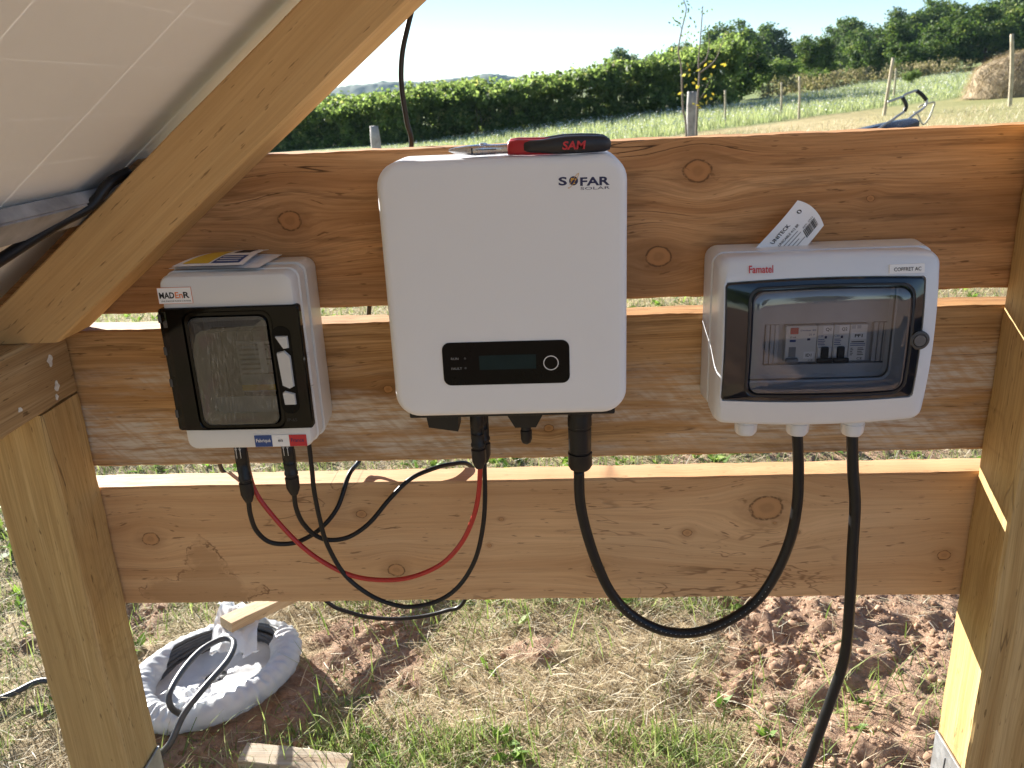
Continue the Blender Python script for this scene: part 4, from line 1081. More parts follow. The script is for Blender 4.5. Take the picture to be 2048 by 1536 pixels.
# ------------------------------------------------------------------ cables
def cable(name, label, pts, r, mat, group=None, seg=12):
    t = thing(name, label, 'cable', pts[0], group)
    tube('sheath', pts, r, mat, t, seg, 8)
    return t
CA = [(-.3385, -.062, .6503), (-.3407, -.058, .6271), (-.3391, -.052, .6022), (-.3287, -.046, .5825), (-.3118, -.04, .5743), (-.2901, -.034, .575), (-.264, -.026, .5879), (-.2413, -.012, .6118), (-.2269, .01, .6490), (-.2185, .055, .6600), (-.2075, .075, .7452), (-.1951, .075, .8436), (-.1826, .075, .8972), (-.1467, .07, .9807), (-.1191, .065, 1.0594), (-.1209, .06, 1.0948), (-.122, .05, 1.1347), (-.1169, .04, 1.1671), (-.1066, .03, 1.1954), (-.0907, .02, 1.2337)]
CB = [(-.2791, -.062, .6597), (-.2806, -.058, .6366), (-.2771, -.052, .612), (-.265, -.046, .5903), (-.2481, -.04, .5792), (-.2229, -.034, .5806), (-.1965, -.026, .5964), (-.1702, -.014, .6240), (-.1441, .0, .6450), (-.1195, .018, .6500), (-.0948, .036, .6490), (-.0698, .056, .6380), (-.058, .068, .5902), (-.0606, .075, .5104), (-.0935, .085, .4029), (-.1259, .09, .3805), (-.1728, .09, .3694), (-.227, .09, .3682), (-.2723, .09, .3795), (-.3069, .085, .4055), (-.3608, .075, .4986), (-.4063, .07, .5841), (-.4197, .068, .6249), (-.426, .068, .6406), (-.4305, .068, .7017)]
CC = [(-.2527, -.06, .738), (-.2536, -.0587, .6885), (-.2548, -.0574, .6604), (-.2526, -.0561, .6174), (-.2475, -.0549, .5804), (-.2298, -.0536, .5349), (-.2002, -.0523, .5033), (-.1686, -.051, .4867), (-.1423, -.0497, .4832), (-.1085, -.0484, .492), (-.0808, -.0471, .5137), (-.0591, -.0459, .5501), (-.0472, -.0446, .5931), (-.0419, -.0433, .6351), (-.0400, -.042, .6890)]
CD = [(-.3412, -.042, .738), (-.3395, -.044, .6805), (-.3337, -.0464, .6529), (-.319, -.0478, .6249), (-.291, -.0493, .5852), (-.2612, -.0507, .556), (-.2237, -.0521, .5339), (-.1844, -.0535, .5267), (-.1443, -.0549, .5308), (-.1035, -.0563, .5497), (-.0757, -.0577, .5793), (-.0575, -.0592, .6155), (-.0479, -.0606, .651), (-.0432, -.062, .692)]
CE = [(.077, -.06, .682), (.0777, -.0596, .6412), (.0846, -.0593, .599), (.0987, -.0589, .5483), (.1177, -.0586, .5034), (.1468, -.0582, .4688), (.186, -.0579, .4473), (.2251, -.0575, .4444), (.2633, -.0571, .4591), (.3003, -.0568, .4887), (.3233, -.0564, .5289), (.3388, -.0561, .5788), (.3441, -.0557, .6273), (.3427, -.0554, .6745), (.3378, -.055, .7240)]
CF = [(.4022, -.055, .7240), (.4059, -.06, .6753), (.4107, -.065, .6309), (.4114, -.07, .5716), (.4129, -.075, .5032), (.412, -.08, .4247), (.3995, -.085, .3666), (.3862, -.09, .315), (.3712, -.095, .2536), (.3509, -.1, .1727), (.335, -.105, .09), (.325, -.11, -.02)]
CG = [(-.50, -.62, .935), (-.4937, -.34, .9583), (-.4892, -.25, .9769), (-.4901, -.2, .9861), (-.4694, -.13, 1.0091), (-.4489, -.092, 1.0232), (-.4340, -.072, 1.0440), (-.4230, -.045, 1.0540)]
t = cable('panel_cable', 'black cable from the left plug looping behind the boards up to the rafter', CA, .0031, M['cable'], 'thin black solar cables')
mc4('plug', t, -.3382, -.062, .7335, .648, True)
t = cable('panel_cable', 'black cable from the second plug passing over the bottom board', CB, .0031, M['cable'], 'thin black solar cables')
mc4('plug', t, -.2790, -.062, .7335, .6570, True)
t = cable('inverter_cable', 'thin black cable hanging lowest in a loop up to the inverter', CC, .0030, M['cable'], 'thin black solar cables')
mc4('plug', t, -.0400, -.042, .7695, .6870)
t = cable('inverter_cable', 'red cable hanging in a loop between the left box and the inverter', CD, .0031, M['redcable'])
mc4('plug', t, -.0445, -.062, .7695, .6885, False, .0092)
t = cable('mains_cable', 'thick black cable looping from the inverter to the right box', CE, .0066, M['cable'], 'thick black mains cables', 16)
c_ = lathe('plug', [(0, .0140), (.004, .0146), (.014, .0146), (.0145, .0136), (.017, .0136), (.0175, .0142), (.046, .0138), (.0465, .0130), (.049, .0130), (.0495, .0150), (.066, .0148), (.071, .0120), (.0715, .007)], M['black'], t, (.0785, -.06, .7555), (0, 0, -1), 28, 14, .04)
box('rating_mark', (.0655, .0662), (-.066, -.058), (.712, .726), M['faint'], c_)
# printed dots along the thick cable
dots = catmull(CE, 12)
bm = bmesh.new()
for i in range(52, 118, 2):
    q = dots[i]; tn = (dots[i+1]-dots[i-1]).normalized(); nn_ = Vector((0, -1, 0)); sd = tn.cross(nn_).normalized(); ct_ = q+nn_*.00655*.93-sd*.00655*.35
    vv = [bm.verts.new(ct_+nn_*.0003+(tn*math.cos(a)+sd*math.sin(a))*.0007) for a in (0, 1.05, 2.09, 3.14, 4.19, 5.24)]
    bm.faces.new(vv)
o = bm_obj('printed_dots', bm, M['faint'], t); o['kind'] = 'stuff'
cable('mains_cable', 'thick black cable dropping from the right gland down to the ground', CF, .0068, M['cable'], 'thick black mains cables', 16)
cable('roof_cable', 'black cable running under the solar panel beside the steel rail', CG, .0060, M['cable'])

# ------------------------------------------------------------------ pliers on the inverter
pz = 1.0590
pp = thing('pliers', 'cutting pliers with red and black grips lying on top of the inverter', 'pliers', (.03, -.085, pz))
def ell(x, yc, zc, ry, rz, n=16, sq=2.6):
    out = []
    for i in range(n):
        a = 6.2832*i/n; c0, s0 = math.cos(a), math.sin(a)
        out.append((x, yc+ry*math.copysign(abs(c0)**(2/sq), c0), zc+rz*math.copysign(abs(s0)**(2/sq), s0)))
    return out
jw = sharp(loft('jaw', [ell(-.0545, -.088, pz+.0072, .0016, .0012), ell(-.049, -.088, pz+.0068, .004, .0030), ell(-.036, -.088, pz+.0066, .0085, .0050), ell(-.027, -.088, pz+.0065, .0115, .0056), ell(-.018, -.086, pz+.0065, .0115, .0056), ell(-.004, -.086, pz+.0065, .0080, .0050), ell(.012, -.088, pz+.0066, .0085, .0052)], M['steel'], pp, True, True), 30)
box('joint_slot', (-.0298, -.0285), (-.1003, -.0985), (pz+.0035, pz+.0095), M['ink'], jw)
box('joint_edge', (-.028, -.004), (-.0990, -.0975), (pz+.0068, pz+.0076), M['ink'], jw)
lathe('pivot', [(0, .0042), (.0012, .0040), (.0016, .003)], M['steel'], jw, (-.018, -.086, pz+.0118), (0, 0, 1), 20)
for s, yo, nm in ((-1, -.0975, 'front'), (1, -.0700, 'rear')):
    def hp(x):                        # handle sweep: spreads then closes
        u = (x-.008)/.105; return yo+s*(.002+.004*math.sin(math.pi*u))
    sec = [(.008, .0050, .0066, .0078), (.0105, .0062, .0074, .0082), (.018, .0072, .0080, .0085), (.030, .0064, .0078, .0082), (.045, .0060, .0076, .0080), (.060, .0066, .0080, .0084)]
    hd = loft('handle', [ell(x, hp(x), pz+zc, ry, rz) for (x, ry, rz, zc) in sec], M['redgrip'], pp, True, True)
    sec2 = [(.0225, .0020, .0040, .0086), (.0250, .0058, .0058, .0086), (.0320, .0068, .0066, .0086), (.045, .0068, .0070, .0086), (.056, .0074, .0083, .0088), (.066, .0080, .0090, .0092), (.085, .0080, .0090, .0092), (.100, .0074, .0084, .0090), (.108, .0066, .0076, .0086), (.1125, .0048, .0056, .0080), (.1140, .002, .0025, .0078)]
    gp = loft('grip', [ell(x, hp(x)-.0012*(1 if s < 0 else -1), pz+zc, ry, rz) for (x, ry, rz, zc) in sec2], M['blackgrip'], hd, True, True)
    if s < 0:
        text('maker_lettering', 'SAM', .0640, .0880, pz+.0048, pz+.0132, hp(.076)-.0104, M['red'], gp, .03, shear=.15)

# ------------------------------------------------------------------ paper tag behind the right box
tg = thing('cable_tag', 'white printed paper tag with a barcode sticking up behind the right box', 'tag', (.33, -.02, .943))
o0 = Vector((.3020, -.026, .9310)); la = Vector((.68, 0, .733)); wa = Vector((.733, 0, -.68))
def tagp(a, b):
    q = o0+la*a+wa*(b-.0215); c0 = a/.070
    q.y = -.026+.018*c0-.016*math.sin(c0*2.2)*.5-.010*((b-.0215)/.0215)**2*.35
    return tuple(q+la*(-.006*((b-.0215)/.0215)**2))
na, nb = 22, 12; V = []; F = []
for k in range(2):
    for i in range(na+1):
        for j in range(nb+1):
            q = tagp(.070*i/na, .043*j/nb); V.append((q[0], q[1]+.00025*k, q[2]))
st_ = (na+1)*(nb+1)
for k in range(2):
    for i in range(na):
        for j in range(nb):
            a = k*st_+i*(nb+1)+j; F.append((a, a+1, a+nb+2, a+nb+1) if k else (a+nb+1, a+nb+2, a+1, a))
sh_ = mesh('sheet', V, F, M['paper'], tg, True)
def tagf(a, b):
    q = tagp(a, .043-b); return (q[0], q[1]-.0004, q[2])
fr_ = (None, None, None, tagf)
def tquad(a0, a1, b0, b1, m=M['ink'], nm='printed_bar'):
    n_ = 6; v = [tagf(a0+(a1-a0)*i/n_, b) for i in range(n_+1) for b in (b0, b1)]
    mesh(nm, v, [(2*i, 2*i+1, 2*i+3, 2*i+2) for i in range(n_)], m, sh_)
text('brand_lettering', 'UNITECK', .012, .040, .0300, .0345, 0, M['ink'], sh_, .02, fr_)
text('product_lettering', 'UNICABLE 412 BR', .014, .046, .0225, .0255, 0, M['ink'], sh_, .01, fr_)
for k, w_ in enumerate((.026, .028, .022, .029)): tquad(.014, .014+w_, .0190-k*.0036, .0199-k*.0036, M['faint'], 'printed_line')
rb = random.Random(5); bq = .0445
while bq < .0635:
    w_ = rb.choice((.0005, .0008, .0012)); tquad(bq, bq+w_, .0060, .0150); bq += w_+rb.choice((.0005, .0008))
text('reference_lettering', 'REF. 2931', .0465, .0625, .0160, .0178, 0, M['ink'], sh_, .0, fr_)
mesh('recycling_mark', [tagf(.058+.0026*math.cos(a), .0330+.0026*math.sin(a)) for a in [6.2832*i/14 for i in range(14)]], [tuple(range(14))], M['ink'], sh_)
mesh('recycling_mark', [(lambda q: (q[0], q[1]-.0002, q[2]))(tagf(.058+.0010*math.cos(a), .0330+.0019*math.sin(a))) for a in [6.2832*i/12 for i in range(12)]], [tuple(range(12))], M['paper'], sh_)

# ------------------------------------------------------------------ folded leaflet on the left box
lf = thing('folded_leaflet', 'folded white leaflet with yellow and blue print lying on the left box', 'leaflet', (-.33, -.045, .949))
C4 = [(-.381, -.078), (-.284, -.089), (-.281, -.012), (-.352, -.006)]
def lp_(u, v, lay):
    a = [C4[0][i]*(1-u)*(1-v)+C4[1][i]*u*(1-v)+C4[2][i]*u*v+C4[3][i]*(1-u)*v for i in (0, 1)]
    z = .9492+lay*(.0022+.0045*math.sin(v*2.6)+.002*u*u)+.0015*math.sin(u*3)*v
    return (a[0]+lay*.004*(1-u)+(0 if lay else .010*u), a[1]+lay*.001*math.sin(u*5), z)
def lsheet(nm, lay, u0, u1, v0, v1, m, parent, dz=0.0, n_=12):
    V = []; F = []
    for k in range(2):
        for i in range(n_+1):
            for j in range(n_+1):
                q = lp_(u0+(u1-u0)*i/n_, v0+(v1-v0)*j/n_, lay); V.append((q[0], q[1], q[2]+dz+.00022*k))
    s_ = (n_+1)**2
    for k in range(2):
        for i in range(n_):
            for j in range(n_):
                a = k*s_+i*(n_+1)+j; F.append((a, a+1, a+n_+2, a+n_+1)[::-1] if k else (a, a+1, a+n_+2, a+n_+1))
    return mesh(nm, V, F, m, parent, True)
l0 = lsheet('lower_leaf', 0, 0, 1, 0, 1, M['paper'], lf)
l1 = lsheet('upper_leaf', 1, 0, .93, 0, 1, M['paper'], lf)
lsheet('yellow_print', 1, .08, .42, .10, .80, M['yellow'], l1, .0004)
lsheet('blue_print', 1, .46, .84, .10, .45, M['blue'], l1, .0004)
lsheet('dark_print', 1, .52, .78, .62, .92, M['ink'], l1, .0004)
for k in range(3): lsheet('printed_line', 1, .50, .80, .16+k*.09, .19+k*.09, M['mark'], l1, .0008, 4)

# ------------------------------------------------------------------ cable coil, plastic bag, offcuts
CX, CY = -.662, .405
zc0 = gh(CX, CY)
def oval(a, r):                          # the coil lies as a slightly squashed ring, long axis pointing back right
    e, p_ = r*1.08*math.cos(a), r*.86*math.sin(a); k = R(48)
    return CX+e*math.cos(k)-p_*math.sin(k), CY+e*math.sin(k)+p_*math.cos(k)
coil = thing('cable_coil', 'coil of dark grey cable lying on the ground partly in plastic', 'cable coil', (CX, CY, zc0))
pts = []
N_ = 9
lay = [(.124, .014), (.137, .013), (.148, .018), (.124, .024), (.140, .026), (.128, .032), (.147, .030), (.132, .040), (.143, .041)]
for i in range(N_*28+1):
    a = 2*math.pi*i/28; k = i/28; k0 = int(min(k, N_-1)); k1 = min(k0+1, N_-1); f = k-k0; f = max(0, (f-.8)/.2) if f < 1 else 1
    r0 = lay[k0][0]*(1-f)+lay[k1][0]*f; z0 = lay[k0][1]*(1-f)+lay[k1][1]*f
    q = oval(a, r0+.002*math.sin(a*3+k0)); pts.append((q[0], q[1], zc0+z0+.002*math.sin(2*a+k0*2)))
tube('wound_cable', pts, .0060, M['cable_grey'], coil, 10, 1, False)
LOOP = [(-.690, .180, .030), (-.653, .168, .070), (-.636, .201, .105), (-.618, .25, .120), (-.602, .334, .120), (-.611, .392, .118), (-.638, .407, .117), (-.668, .374, .117), (-.681, .316, .117), (-.680, .25, .117), (-.676, .232, .100), (-.668, .240, .075), (-.655, .262, .045)]
LOOP = [(a, b+.012, c_+zc0-.02) for a, b, c_ in LOOP]
tube('loose_loop', LOOP, .0060, M['cable_grey'], coil, 12, 8)
tail = [(-.690, .192, zc0+.010), (-.80, .25, gh(-.80, .25)+.012), (-.90, .335, gh(-.90, .335)+.014), (-.998, .371, gh(-.998, .371)+.022), (-1.06, .335, gh(-1.06, .335)+.018), (-1.16, .27, gh(-1.16, .27)+.01), (-1.3, .22, gh(-1.3, .22)+.01)]
tube('loose_end', tail, .0062, M['cable_grey'], coil, 12, 8)

pb = NT('translucent_white_plastic'); pbp = pb.pos()
pb.set(Base_Color=pb.ramp(pb.noise(pbp, 30, 4), [(.3, (.66, .675, .69)), (.7, (.82, .83, .84))]), Roughness=.32, Specular_IOR_Level=.5)
tr = pb.node('ShaderNodeBsdfTranslucent'); tr.inputs[0].default_value = (.7, .72, .76, 1)
ms = pb.node('ShaderNodeMixShader'); ms.inputs[0].default_value = .35
pb.t.links.new(pb.b.outputs[0], ms.inputs[1]); pb.t.links.new(tr.outputs[0], ms.inputs[2]); pb.t.links.new(ms.outputs[0], pb.out.inputs[0])
pb.bump(pb.noise(pbp, 110, 4, .6, 1.5), .35, .002)
bag = thing('plastic_bag', 'torn white plastic wrapping around the cable coil', 'plastic bag', (CX, CY, zc0))
na, nph = 300, 24; V = []; F = []
for i in range(na):
    a = 2*math.pi*i/na
    aw_ = math.degrees(a) % 360                      # angle in the oval's own frame: 0 = back right
    op = max(0, 1-abs((aw_-20+180) % 360-180)/48.0)   # bare cables at the back right
    op = op*op*(3-2*op)
    op2 = max(0, 1-abs((aw_-75+180) % 360-180)/62.0); op2 = min(1, op2*1.8)
    pmax = R(min(205-185*op, 205-100*op2))
    for j in range(nph+1):
        ph = R(-62)+(pmax-R(-62))*j/nph
        fo = a*46+1.6*math.sin(a*5)+.5*math.sin(ph*2.0); wr = .0019*(1-2*abs(math.sin(fo*.5)))*math.sin(min(3.14, max(0, (ph+1.1)*.75)))+.0012*(1-2*abs(math.sin(a*17+ph*1.3)))+.0030*(float(vn(np.array([a*6.]), np.array([ph*2.]), 6)[0])-.5)*2
        rm = .140; q = .0225+wr*.75*(.25+1.3*float(vn(np.array([a*3.1]), np.array([ph*.8]), 16)[0]))*(1 if j not in (0,) else .3); squash = 1.15
        r = rm+q*math.cos(ph)*1.35; z = zc0+.029+q*math.sin(ph)*squash
        x_, y_ = oval(a, r); V.append((x_, y_, max(z, zc0+.002)))
for i in range(na):
    for j in range(nph):
        b0 = i*(nph+1)+j; b1 = ((i+1) % na)*(nph+1)+j; F.append((b0, b1, b1+1, b0+1))
mesh('wrapping', V, F, pb.m, bag, True)
# floor sheet inside the ring and two torn flaps
def sheet(nm, P00, P10, P01, P11, amp, seed, n_=26, m=None, tear=.012, drape=None):
    V = []; F = []
    for i in range(n_+1):
        for j in range(n_+1):
            u, v = i/n_, j/n_
            uu_ = u+(tear*8*(float(vn(np.array([v*9.]), np.array([seed*1.]), 4)[0])-.5) if i in (0, n_) else 0)*.4
            q = [P00[k]*(1-uu_)*(1-v)+P10[k]*uu_*(1-v)+P01[k]*(1-uu_)*v+P11[k]*uu_*v for k in range(3)]
            h = float(fbm(np.array([u*4+seed*7.]), np.array([v*4+seed*3.]), seed, 3)[0])-.5
            edge = (float(vn(np.array([u*11.]), np.array([seed+9.]), 2)[0])-.5)*tear*2*(1 if j in (0, n_) else 0)
            d = drape(u, v) if drape else 0
            V.append((q[0]+edge*.6, q[1]+edge, q[2]+h*amp+d))
    for i in range(n_):
        for j in range(n_):
            a = i*(n_+1)+j; F.append((a, a+n_+1, a+n_+2, a+1))
    return mesh(nm, V, F, m or pb.m, bag, True)
V = [(*oval(6.2832*i/40, .125*(k/6)), zc0+.014+.004*math.sin(i*1.3+k)*(k/6)) for k in range(1, 7) for i in range(40)]+[(CX, CY, zc0+.015)]
F = [(k*40+i, k*40+(i+1) % 40, (k+1)*40+(i+1) % 40, (k+1)*40+i) for k in range(5) for i in range(40)]+[(i, (i+1) % 40, 240) for i in range(40)]
mesh('floor_sheet', V, F, pb.m, bag, True)
sheet('torn_flap', (-.700, .585, zc0+.085), (-.600, .545, zc0+.082), (-.665, .395, zc0+.055), (-.570, .405, zc0+.050), .035, 3, drape=lambda u, v: .025*math.sin(v*2.2))
sheet('torn_flap', (-.715, .300, zc0+.075), (-.640, .245, zc0+.070), (-.690, .355, zc0+.030), (-.610, .325, zc0+.026), .030, 7)
sheet('torn_flap', (-.735, .640, zc0+.020), (-.640, .640, zc0+.020), (-.705, .560, zc0+.088), (-.620, .545, zc0+.086), .020, 12)

WO = wood('offcut_wood', (.66, .50, .31), (.58, .41, .235), (.44, .27, .13), U=(.6, .8, 0), V=(0, 0, 1), W=(.8, -.6, 0), seed=6.1, ring=90, fibre=.7)
WO2 = wood('offcut_wood_grey', (.62, .55, .43), (.54, .44, .31), (.36, .23, .13), U=(1, -.1, 0), V=(0, 0, 1), W=(0, 1, 0), seed=9.1, ring=80, fibre=.8)
d_ = Vector((.60, .795, -.085)).normalized(); w_ = Vector((.80, -.60, 0)).normalized(); u2 = d_.cross(w_)*-1
if u2.z < 0: u2 = -u2
o = timber('wood_offcut', Vector((-.664, .470, zc0+.092)), d_, w_, u2, .52, .042, .022, WO, None, 24, .0015, .0006, 21)
tag(o, 'sawn wooden batten resting with one end on the cable coil', 'wood offcut')
zf = gh(-.43, .17)
d_ = Vector((.985, -.12, -.02)).normalized(); w_ = Vector((.12, .985, .10)).normalized(); u2 = d_.cross(w_)
o = timber('wood_offcut', Vector((-.531, .170, zf+.006)), d_, w_, u2, .200, .042, .020, WO2, None, 24, .0015, .0012, 22)
tag(o, 'short weathered board lying on the ground in front of the coil', 'wood offcut')

# ------------------------------------------------------------------ things in the field
M['oldwood'] = pm('weathered_grey_wood', (.34, .33, .31), .9, 0, .4, 14, .8, 60)
M['stake'] = pm('pale_stake_wood', (.46, .39, .27), .85, 0, .3, 8, .4, 40)
def grey_post(label, x, y, r, top, seed):
    rg = random.Random(seed); zb = gh(x, y)-.3; L = []
    for i in range(15):
        t = i/14; z = zb+(top-zb)*t; rr_ = r*(1.06-.1*t)*(1 if i < 13 else (.97 if i == 13 else .86))
        L.append([(x+rr_*(1+.07*math.sin(3*a+seed)+.03*rg.uniform(-1, 1))*math.cos(a)+.012*math.sin(t*4), y+rr_*math.sin(a)*(1+.05*math.cos(2*a)), z+(.006*rg.uniform(-1, 1) if i > 12 else 0)) for a in [6.2832*k/20 for k in range(20)]])
    o = loft('fence_post', L, M['oldwood'], None, True, True)
    return tag(o, label, 'post', 'old grey posts in the field')
grey_post('old grey wooden post beside the young sapling', 1.2515, 6.5, .048, 1.07, 2)
grey_post('old grey wooden post in front of the orchard left of the pliers', -1.560, 7.0, .047, .885, 5)
for (bx_, by_, bz_), (tx_, ty_, tz_), r, lb in (((5.37, 26.01, -.05), (5.33, 26.01, .95), .035, 'thin fence stake in the meadow right of the sapling'), ((7.08, 26.15, .05), (7.03, 26.15, 1.10), .032, 'left one of the pair of thin stakes in the field'), ((7.22, 24.69, .06), (7.15, 24.69, 1.25), .034, 'taller right one of the pair of thin stakes in the field'), ((8.69, 22.25, .15), (8.80, 22.25, 1.58), .045, 'leaning fence stake behind the garden machine'), ((11.92, 30.17, .34), (11.91, 30.17, 1.40), .035, 'thin stake right behind the leaning stake'), ((11.32, 21.12, .31), (11.10, 21.12, 1.97), .050, 'tall upright stake in front of the haystack')):
    o = tube('fence_stake', [(bx_, by_, bz_-.3), ((bx_+tx_)/2+.01, by_, (bz_+tz_)/2), (tx_, ty_, tz_)], lambda t, r=r: r*(1-.15*t), M['stake'], None, 9, 4)
    tag(o, lb, 'stake', 'fence stakes in the field')

# sapling
sg = thing('sapling', 'young sapling with thin stems and a few yellow leaves beside the grey post', 'sapling', (1.19, 6.4, gh(1.19, 6.4)))
M['twig'] = pm('grey_brown_twig', (.22, .18, .14), .8, 0, .2)
zs = gh(1.2, 6.4)-.1
for P, r in (([(1.20, 6.40, zs), (1.1893, 6.4, .7159), (1.1547, 6.4, .9516), (1.1349, 6.4, 1.2571), (1.1078, 6.4, 1.3926), (1.1314, 6.4, 1.5534), (1.1627, 6.4, 1.6969), (1.1414, 6.4, 1.7696), (1.1308, 6.4, 1.8767)], .010),
             ([(1.23, 6.38, zs), (1.2637, 6.36, .7307), (1.2678, 6.36, .9861), (1.2764, 6.36, 1.2128), (1.2661, 6.36, 1.2879), (1.2759, 6.36, 1.4717), (1.285, 6.36, 1.6666), (1.2872, 6.36, 1.7166)], .011),
             ([(1.2764, 6.36, 1.2128), (1.3728, 6.34, 1.2828), (1.4173, 6.34, 1.3474), (1.4453, 6.34, 1.4268), (1.4727, 6.34, 1.5129)], .006), ([(1.2699, 6.36, 1.2734), (1.3313, 6.38, 1.3229), (1.351, 6.38, 1.4329), (1.3393, 6.38, 1.543)], .006),
             ([(1.11, 6.4, 1.385), (1.16, 6.40, 1.44), (1.18, 6.38, 1.528)], .003), ([(1.131, 6.4, 1.553), (1.105, 6.39, 1.60), (1.07, 6.38, 1.62)], .003), ([(1.27, 6.36, 1.0), (1.31, 6.34, 1.05), (1.37, 6.33, 1.19)], .004), ([(1.135, 6.4, 1.2), (1.17, 6.36, 1.23), (1.19, 6.33, 1.24)], .003)):
    tube('stem', P, lambda t, r=r: r*(1-.75*t), M['twig'], sg, 7, 6)
yl = [(1.1919, 6.33, 1.2419), (1.2627, 6.33, 1.2389), (1.2264, 6.33, 1.1395), (1.2453, 6.33, 1.1687), (1.3702, 6.33, 1.1972), (1.4573, 6.33, 1.2752), (1.1176, 6.33, 1.0647), (1.2949, 6.33, .9777), (1.2675, 6.33, .9636), (1.1457, 6.33, 1.2028), (1.3248, 6.33, 1.0335), (1.3731, 6.33, 1.0126), (1.3548, 6.33, 1.2981)]
gl_l = [(1.0722, 6.38, 1.62), (1.178, 6.38, 1.7339), (1.1291, 6.38, 1.6788), (1.1798, 6.38, 1.5281), (1.3267, 6.38, 1.6772), (1.4312, 6.38, 1.5789), (1.4959, 6.38, 1.518), (1.4826, 6.38, 1.4639), (1.3713, 6.38, 1.5198), (1.3873, 6.38, 1.5082), (1.1038, 6.38, 1.6005), (1.0651, 6.38, 1.5877), (1.2804, 6.38, 1.6757), (1.2284, 6.38, 1.6023), (1.3463, 6.38, 1.5645), (1.3161, 6.38, 1.5368), (1.2619, 6.38, 1.5245), (1.4381, 6.38, 1.4071), (1.1697, 6.38, 1.4701), (1.3453, 6.38, 1.1501), (1.3771, 6.38, 1.1488), (1.3628, 6.38, 1.104), (1.1491, 6.38, 1.3603), (1.2481, 6.38, 1.4667), (1.3184, 6.38, 1.471), (1.3591, 6.38, 1.4252), (1.1237, 6.38, 1.7399), (1.1756, 6.38, 1.6803)]
YL = leaf_mat('yellow_leaf', [(0, (.20, .20, .05)), (.4, (.36, .30, .05)), (.8, (.55, .40, .06)), (1, (.50, .46, .14))], .3)
GLm = leaf_mat('sapling_leaf', [(0, (.06, .09, .03)), (1, (.15, .19, .06))], .35)
gl_l += [(c0[0]+random.uniform(-.05, .05), c0[1]+random.uniform(-.05, .05), c0[2]+random.uniform(-.05, .05)) for c0 in gl_l for _ in range(2)]
yl += [(c0[0]+random.uniform(-.06, .06), c0[1]+random.uniform(-.04, .04), c0[2]+random.uniform(-.06, .06)) for c0 in yl]
for P, mm, s in ((yl, YL, .040), (gl_l, GLm, .030)):
    for c0 in P:
        a = RNG.uniform(0, 6.28); V, F = leaves(np.array([c0]), np.array([[RNG.normal(0, .6), -1, RNG.normal(0, .6)]]), np.array([[math.cos(a), .2, math.sin(a)]]), np.array([s*RNG.uniform(.8, 1.25)]), np.array([s*.55]), .3)
        np_mesh('leaf', V, F, mm, sg, np.full(4, RNG.random()))

# garden machine: only its handlebars and hood show above the boards
gm = thing('garden_machine', 'garden machine with curved black gripped handlebars standing in the dry field', 'garden machine', (3.45, 7.9, gh(3.45, 7.9)))
M['tube'] = pm('dull_steel_tube', (.42, .42, .43), .35, .8, .15)
H1 = [(3.3713, 7.85, .8879), (3.4445, 7.85, .9119), (3.5059, 7.85, .9256), (3.5407, 7.85, .877), (3.5537, 7.85, .8356), (3.5413, 7.85, .7951), (3.4784, 7.85, .7524), (3.4314, 7.85, .7171), (3.3515, 7.85, .6706), (3.2883, 7.85, .6231), (3.15, 7.85, .52)]
H2 = [(3.6032, 8.1, .9235), (3.6309, 8.1, .9457), (3.6888, 8.1, .9667), (3.739, 8.1, .9788), (3.7952, 8.1, .939), (3.8443, 8.1, .887), (3.846, 8.1, .8366), (3.8119, 8.1, .7959), (3.7636, 8.1, .7641), (3.6997, 8.1, .7159), (3.6185, 8.1, .6638), (3.5369, 8.1, .6115), (3.35, 8.1, .50)]
H3 = [(3.8366, 8.25, .8092), (3.8606, 8.25, .8296), (3.9287, 8.25, .8465), (3.9891, 8.25, .8543), (3.9831, 8.25, .7948), (3.9548, 8.25, .7015), (3.8999, 8.25, .6432), (3.8352, 8.25, .745), (3.78, 8.2, .77)]
tube('handlebar', H1, .012, M['tube'], gm, 10); tube('handlebar', H2, .013, M['tube'], gm, 10); tube('guard_tube', H3, .010, pm('pale_tube', (.50, .48, .36), .5), gm, 9)
tube('grip', H1[2:6], .019, M['black'], gm, 10); tube('grip', H2[3:6], .020, M['black'], gm, 10)
tube('crossbar', [(3.5059, 7.85, .9256), (3.6032, 8.1, .9235)], .011, M['tube'], gm, 8)
zg = gh(3.3, 7.95)
sharp(loft('hood', [[(x, yy, z) for yy, z in ((7.80, z0), (8.15, z0), (8.15, z1), (8.06, z2), (7.90, z2), (7.80, z1))] for x, z0, z1, z2 in ((2.75, zg+.16, .42, .48), (3.0, zg+.14, .52, .60), (3.28, zg+.14, .60, .66), (3.50, zg+.20, .64, .70), (3.62, zg+.34, .68, .715), (3.68, zg+.48, .70, .72))], pm('dark_blue_black_hood', (.03, .035, .05), .3, 0, .2), gm, True, True), 30)
for (x, y) in ((2.85, 7.74), (2.85, 8.21), (3.4, 7.74), (3.4, 8.21)):
    wz = zg+.11; L = []
    for (dy, r) in ((-.03, .06), (-.03, .105), (-.015, .115), (.015, .115), (.03, .105), (.03, .06)):
        L.append([(x+r*math.cos(6.2832*k/22), y+dy, wz+r*math.sin(6.2832*k/22)) for k in range(22)])
    wl = loft('wheel', L, M['black'], gm, True, True)
    lathe('hub', [(0, .055), (.064, .055)], M['tube'], wl, (x, y-.032, wz), (0, 1, 0), 14)

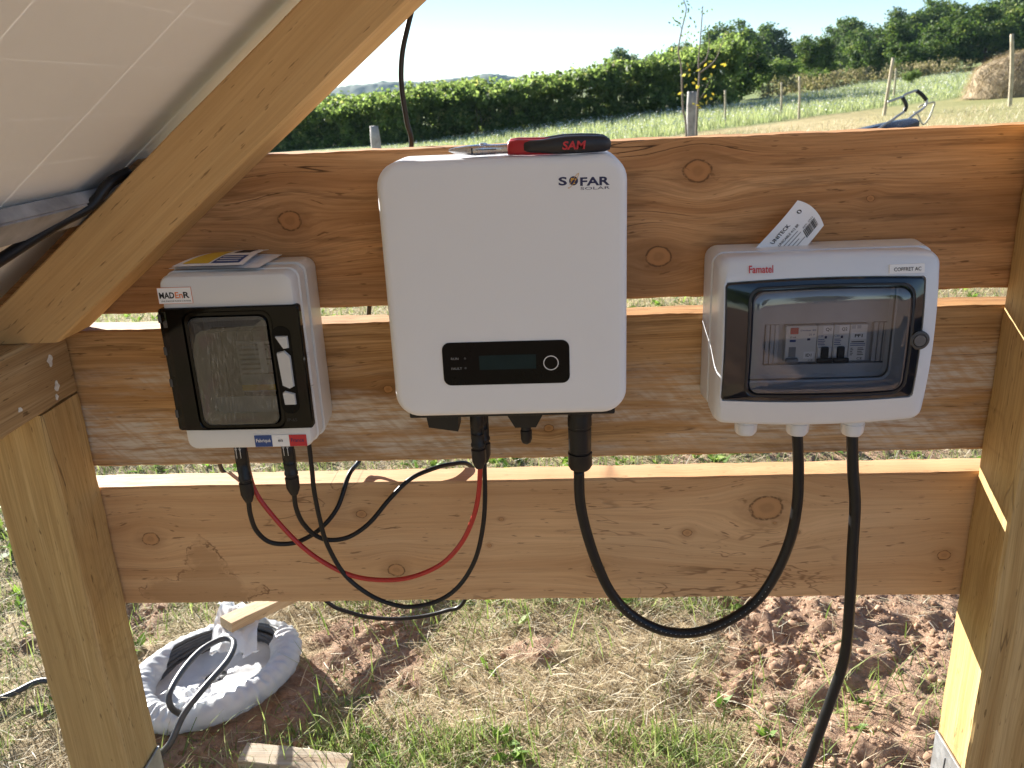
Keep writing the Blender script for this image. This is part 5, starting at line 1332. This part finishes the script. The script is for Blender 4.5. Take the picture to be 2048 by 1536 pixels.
# haystack
hs = thing('haystack', 'rounded heap of dry brown hay at the right edge of the field', 'haystack', (13.75, 25.6, gh(13.75, 25.6)))
n1_, n2_ = 60, 26; V = []; F = []; hz0 = gh(13.75, 25.6)-.05
for j in range(n2_+1):
    ph = (math.pi/2)*j/n2_
    for i in range(n1_):
        a = 6.2832*i/n1_; cph = max(0.0, math.cos(ph))**.72; sph = math.sin(ph)
        d = 1+.16*(float(fbm(np.array([a*1.6+3]), np.array([ph*3.]), 5, 4)[0])-.5)*(1-abs(i/n1_*2-1)*.0)
        V.append((13.75+1.40*cph*math.cos(a)*d, 25.6+1.35*cph*math.sin(a)*d, hz0+1.16*sph*d))
for j in range(n2_):
    for i in range(n1_): F.append((j*n1_+i, j*n1_+(i+1) % n1_, (j+1)*n1_+(i+1) % n1_, (j+1)*n1_+i))
HB = pm('hay_mass', (.36, .28, .18), .95, 0, .5, 5, 1.0, 25)
body = mesh('heap', V, F, HB, hs, True)
n = 9000; idx = RNG.integers(0, len(V), n); b = np.array(V)[idx]+RNG.normal(0, .04, (n, 3)); b[:, 2] = np.maximum(b[:, 2], hz0)
az = np.arctan2(b[:, 1]-25.6, b[:, 0]-13.75)+RNG.normal(0, .6, n)
Vt, Ft, ix = blades(b, az, RNG.uniform(1.0, 2.4, n), RNG.uniform(.1, .9, n), RNG.uniform(.12, .35, n), RNG.uniform(.008, .02, n), 3)
o = np_mesh('hay_strands', Vt, Ft, leaf_mat('hay_strand', [(0, (.22, .16, .09)), (.5, (.38, .30, .19)), (1, (.56, .46, .31))], .15, .8), hs, np.clip(RNG.normal(.5, .25, n), 0, 1)[ix]); o['kind'] = 'stuff'

# ------------------------------------------------------------------ haze
hv = bpy.data.materials.new('haze_air'); hv.use_nodes = True; ht = hv.node_tree
ht.nodes.remove(ht.nodes['Principled BSDF'])
pv = ht.nodes.new('ShaderNodeVolumePrincipled'); pv.inputs['Color'].default_value = (.55, .78, 1.0, 1); pv.inputs['Density'].default_value = .00015; pv.inputs['Anisotropy'].default_value = .0
ht.links.new(pv.outputs[0], ht.nodes['Material Output'].inputs['Volume'])
hz_o = box('haze', (-960, 960), (-190, 1560), (-12, 36), hv)
tag(hz_o, 'thin pale air over the fields fading the far hill to blue', 'haze', kind='stuff')
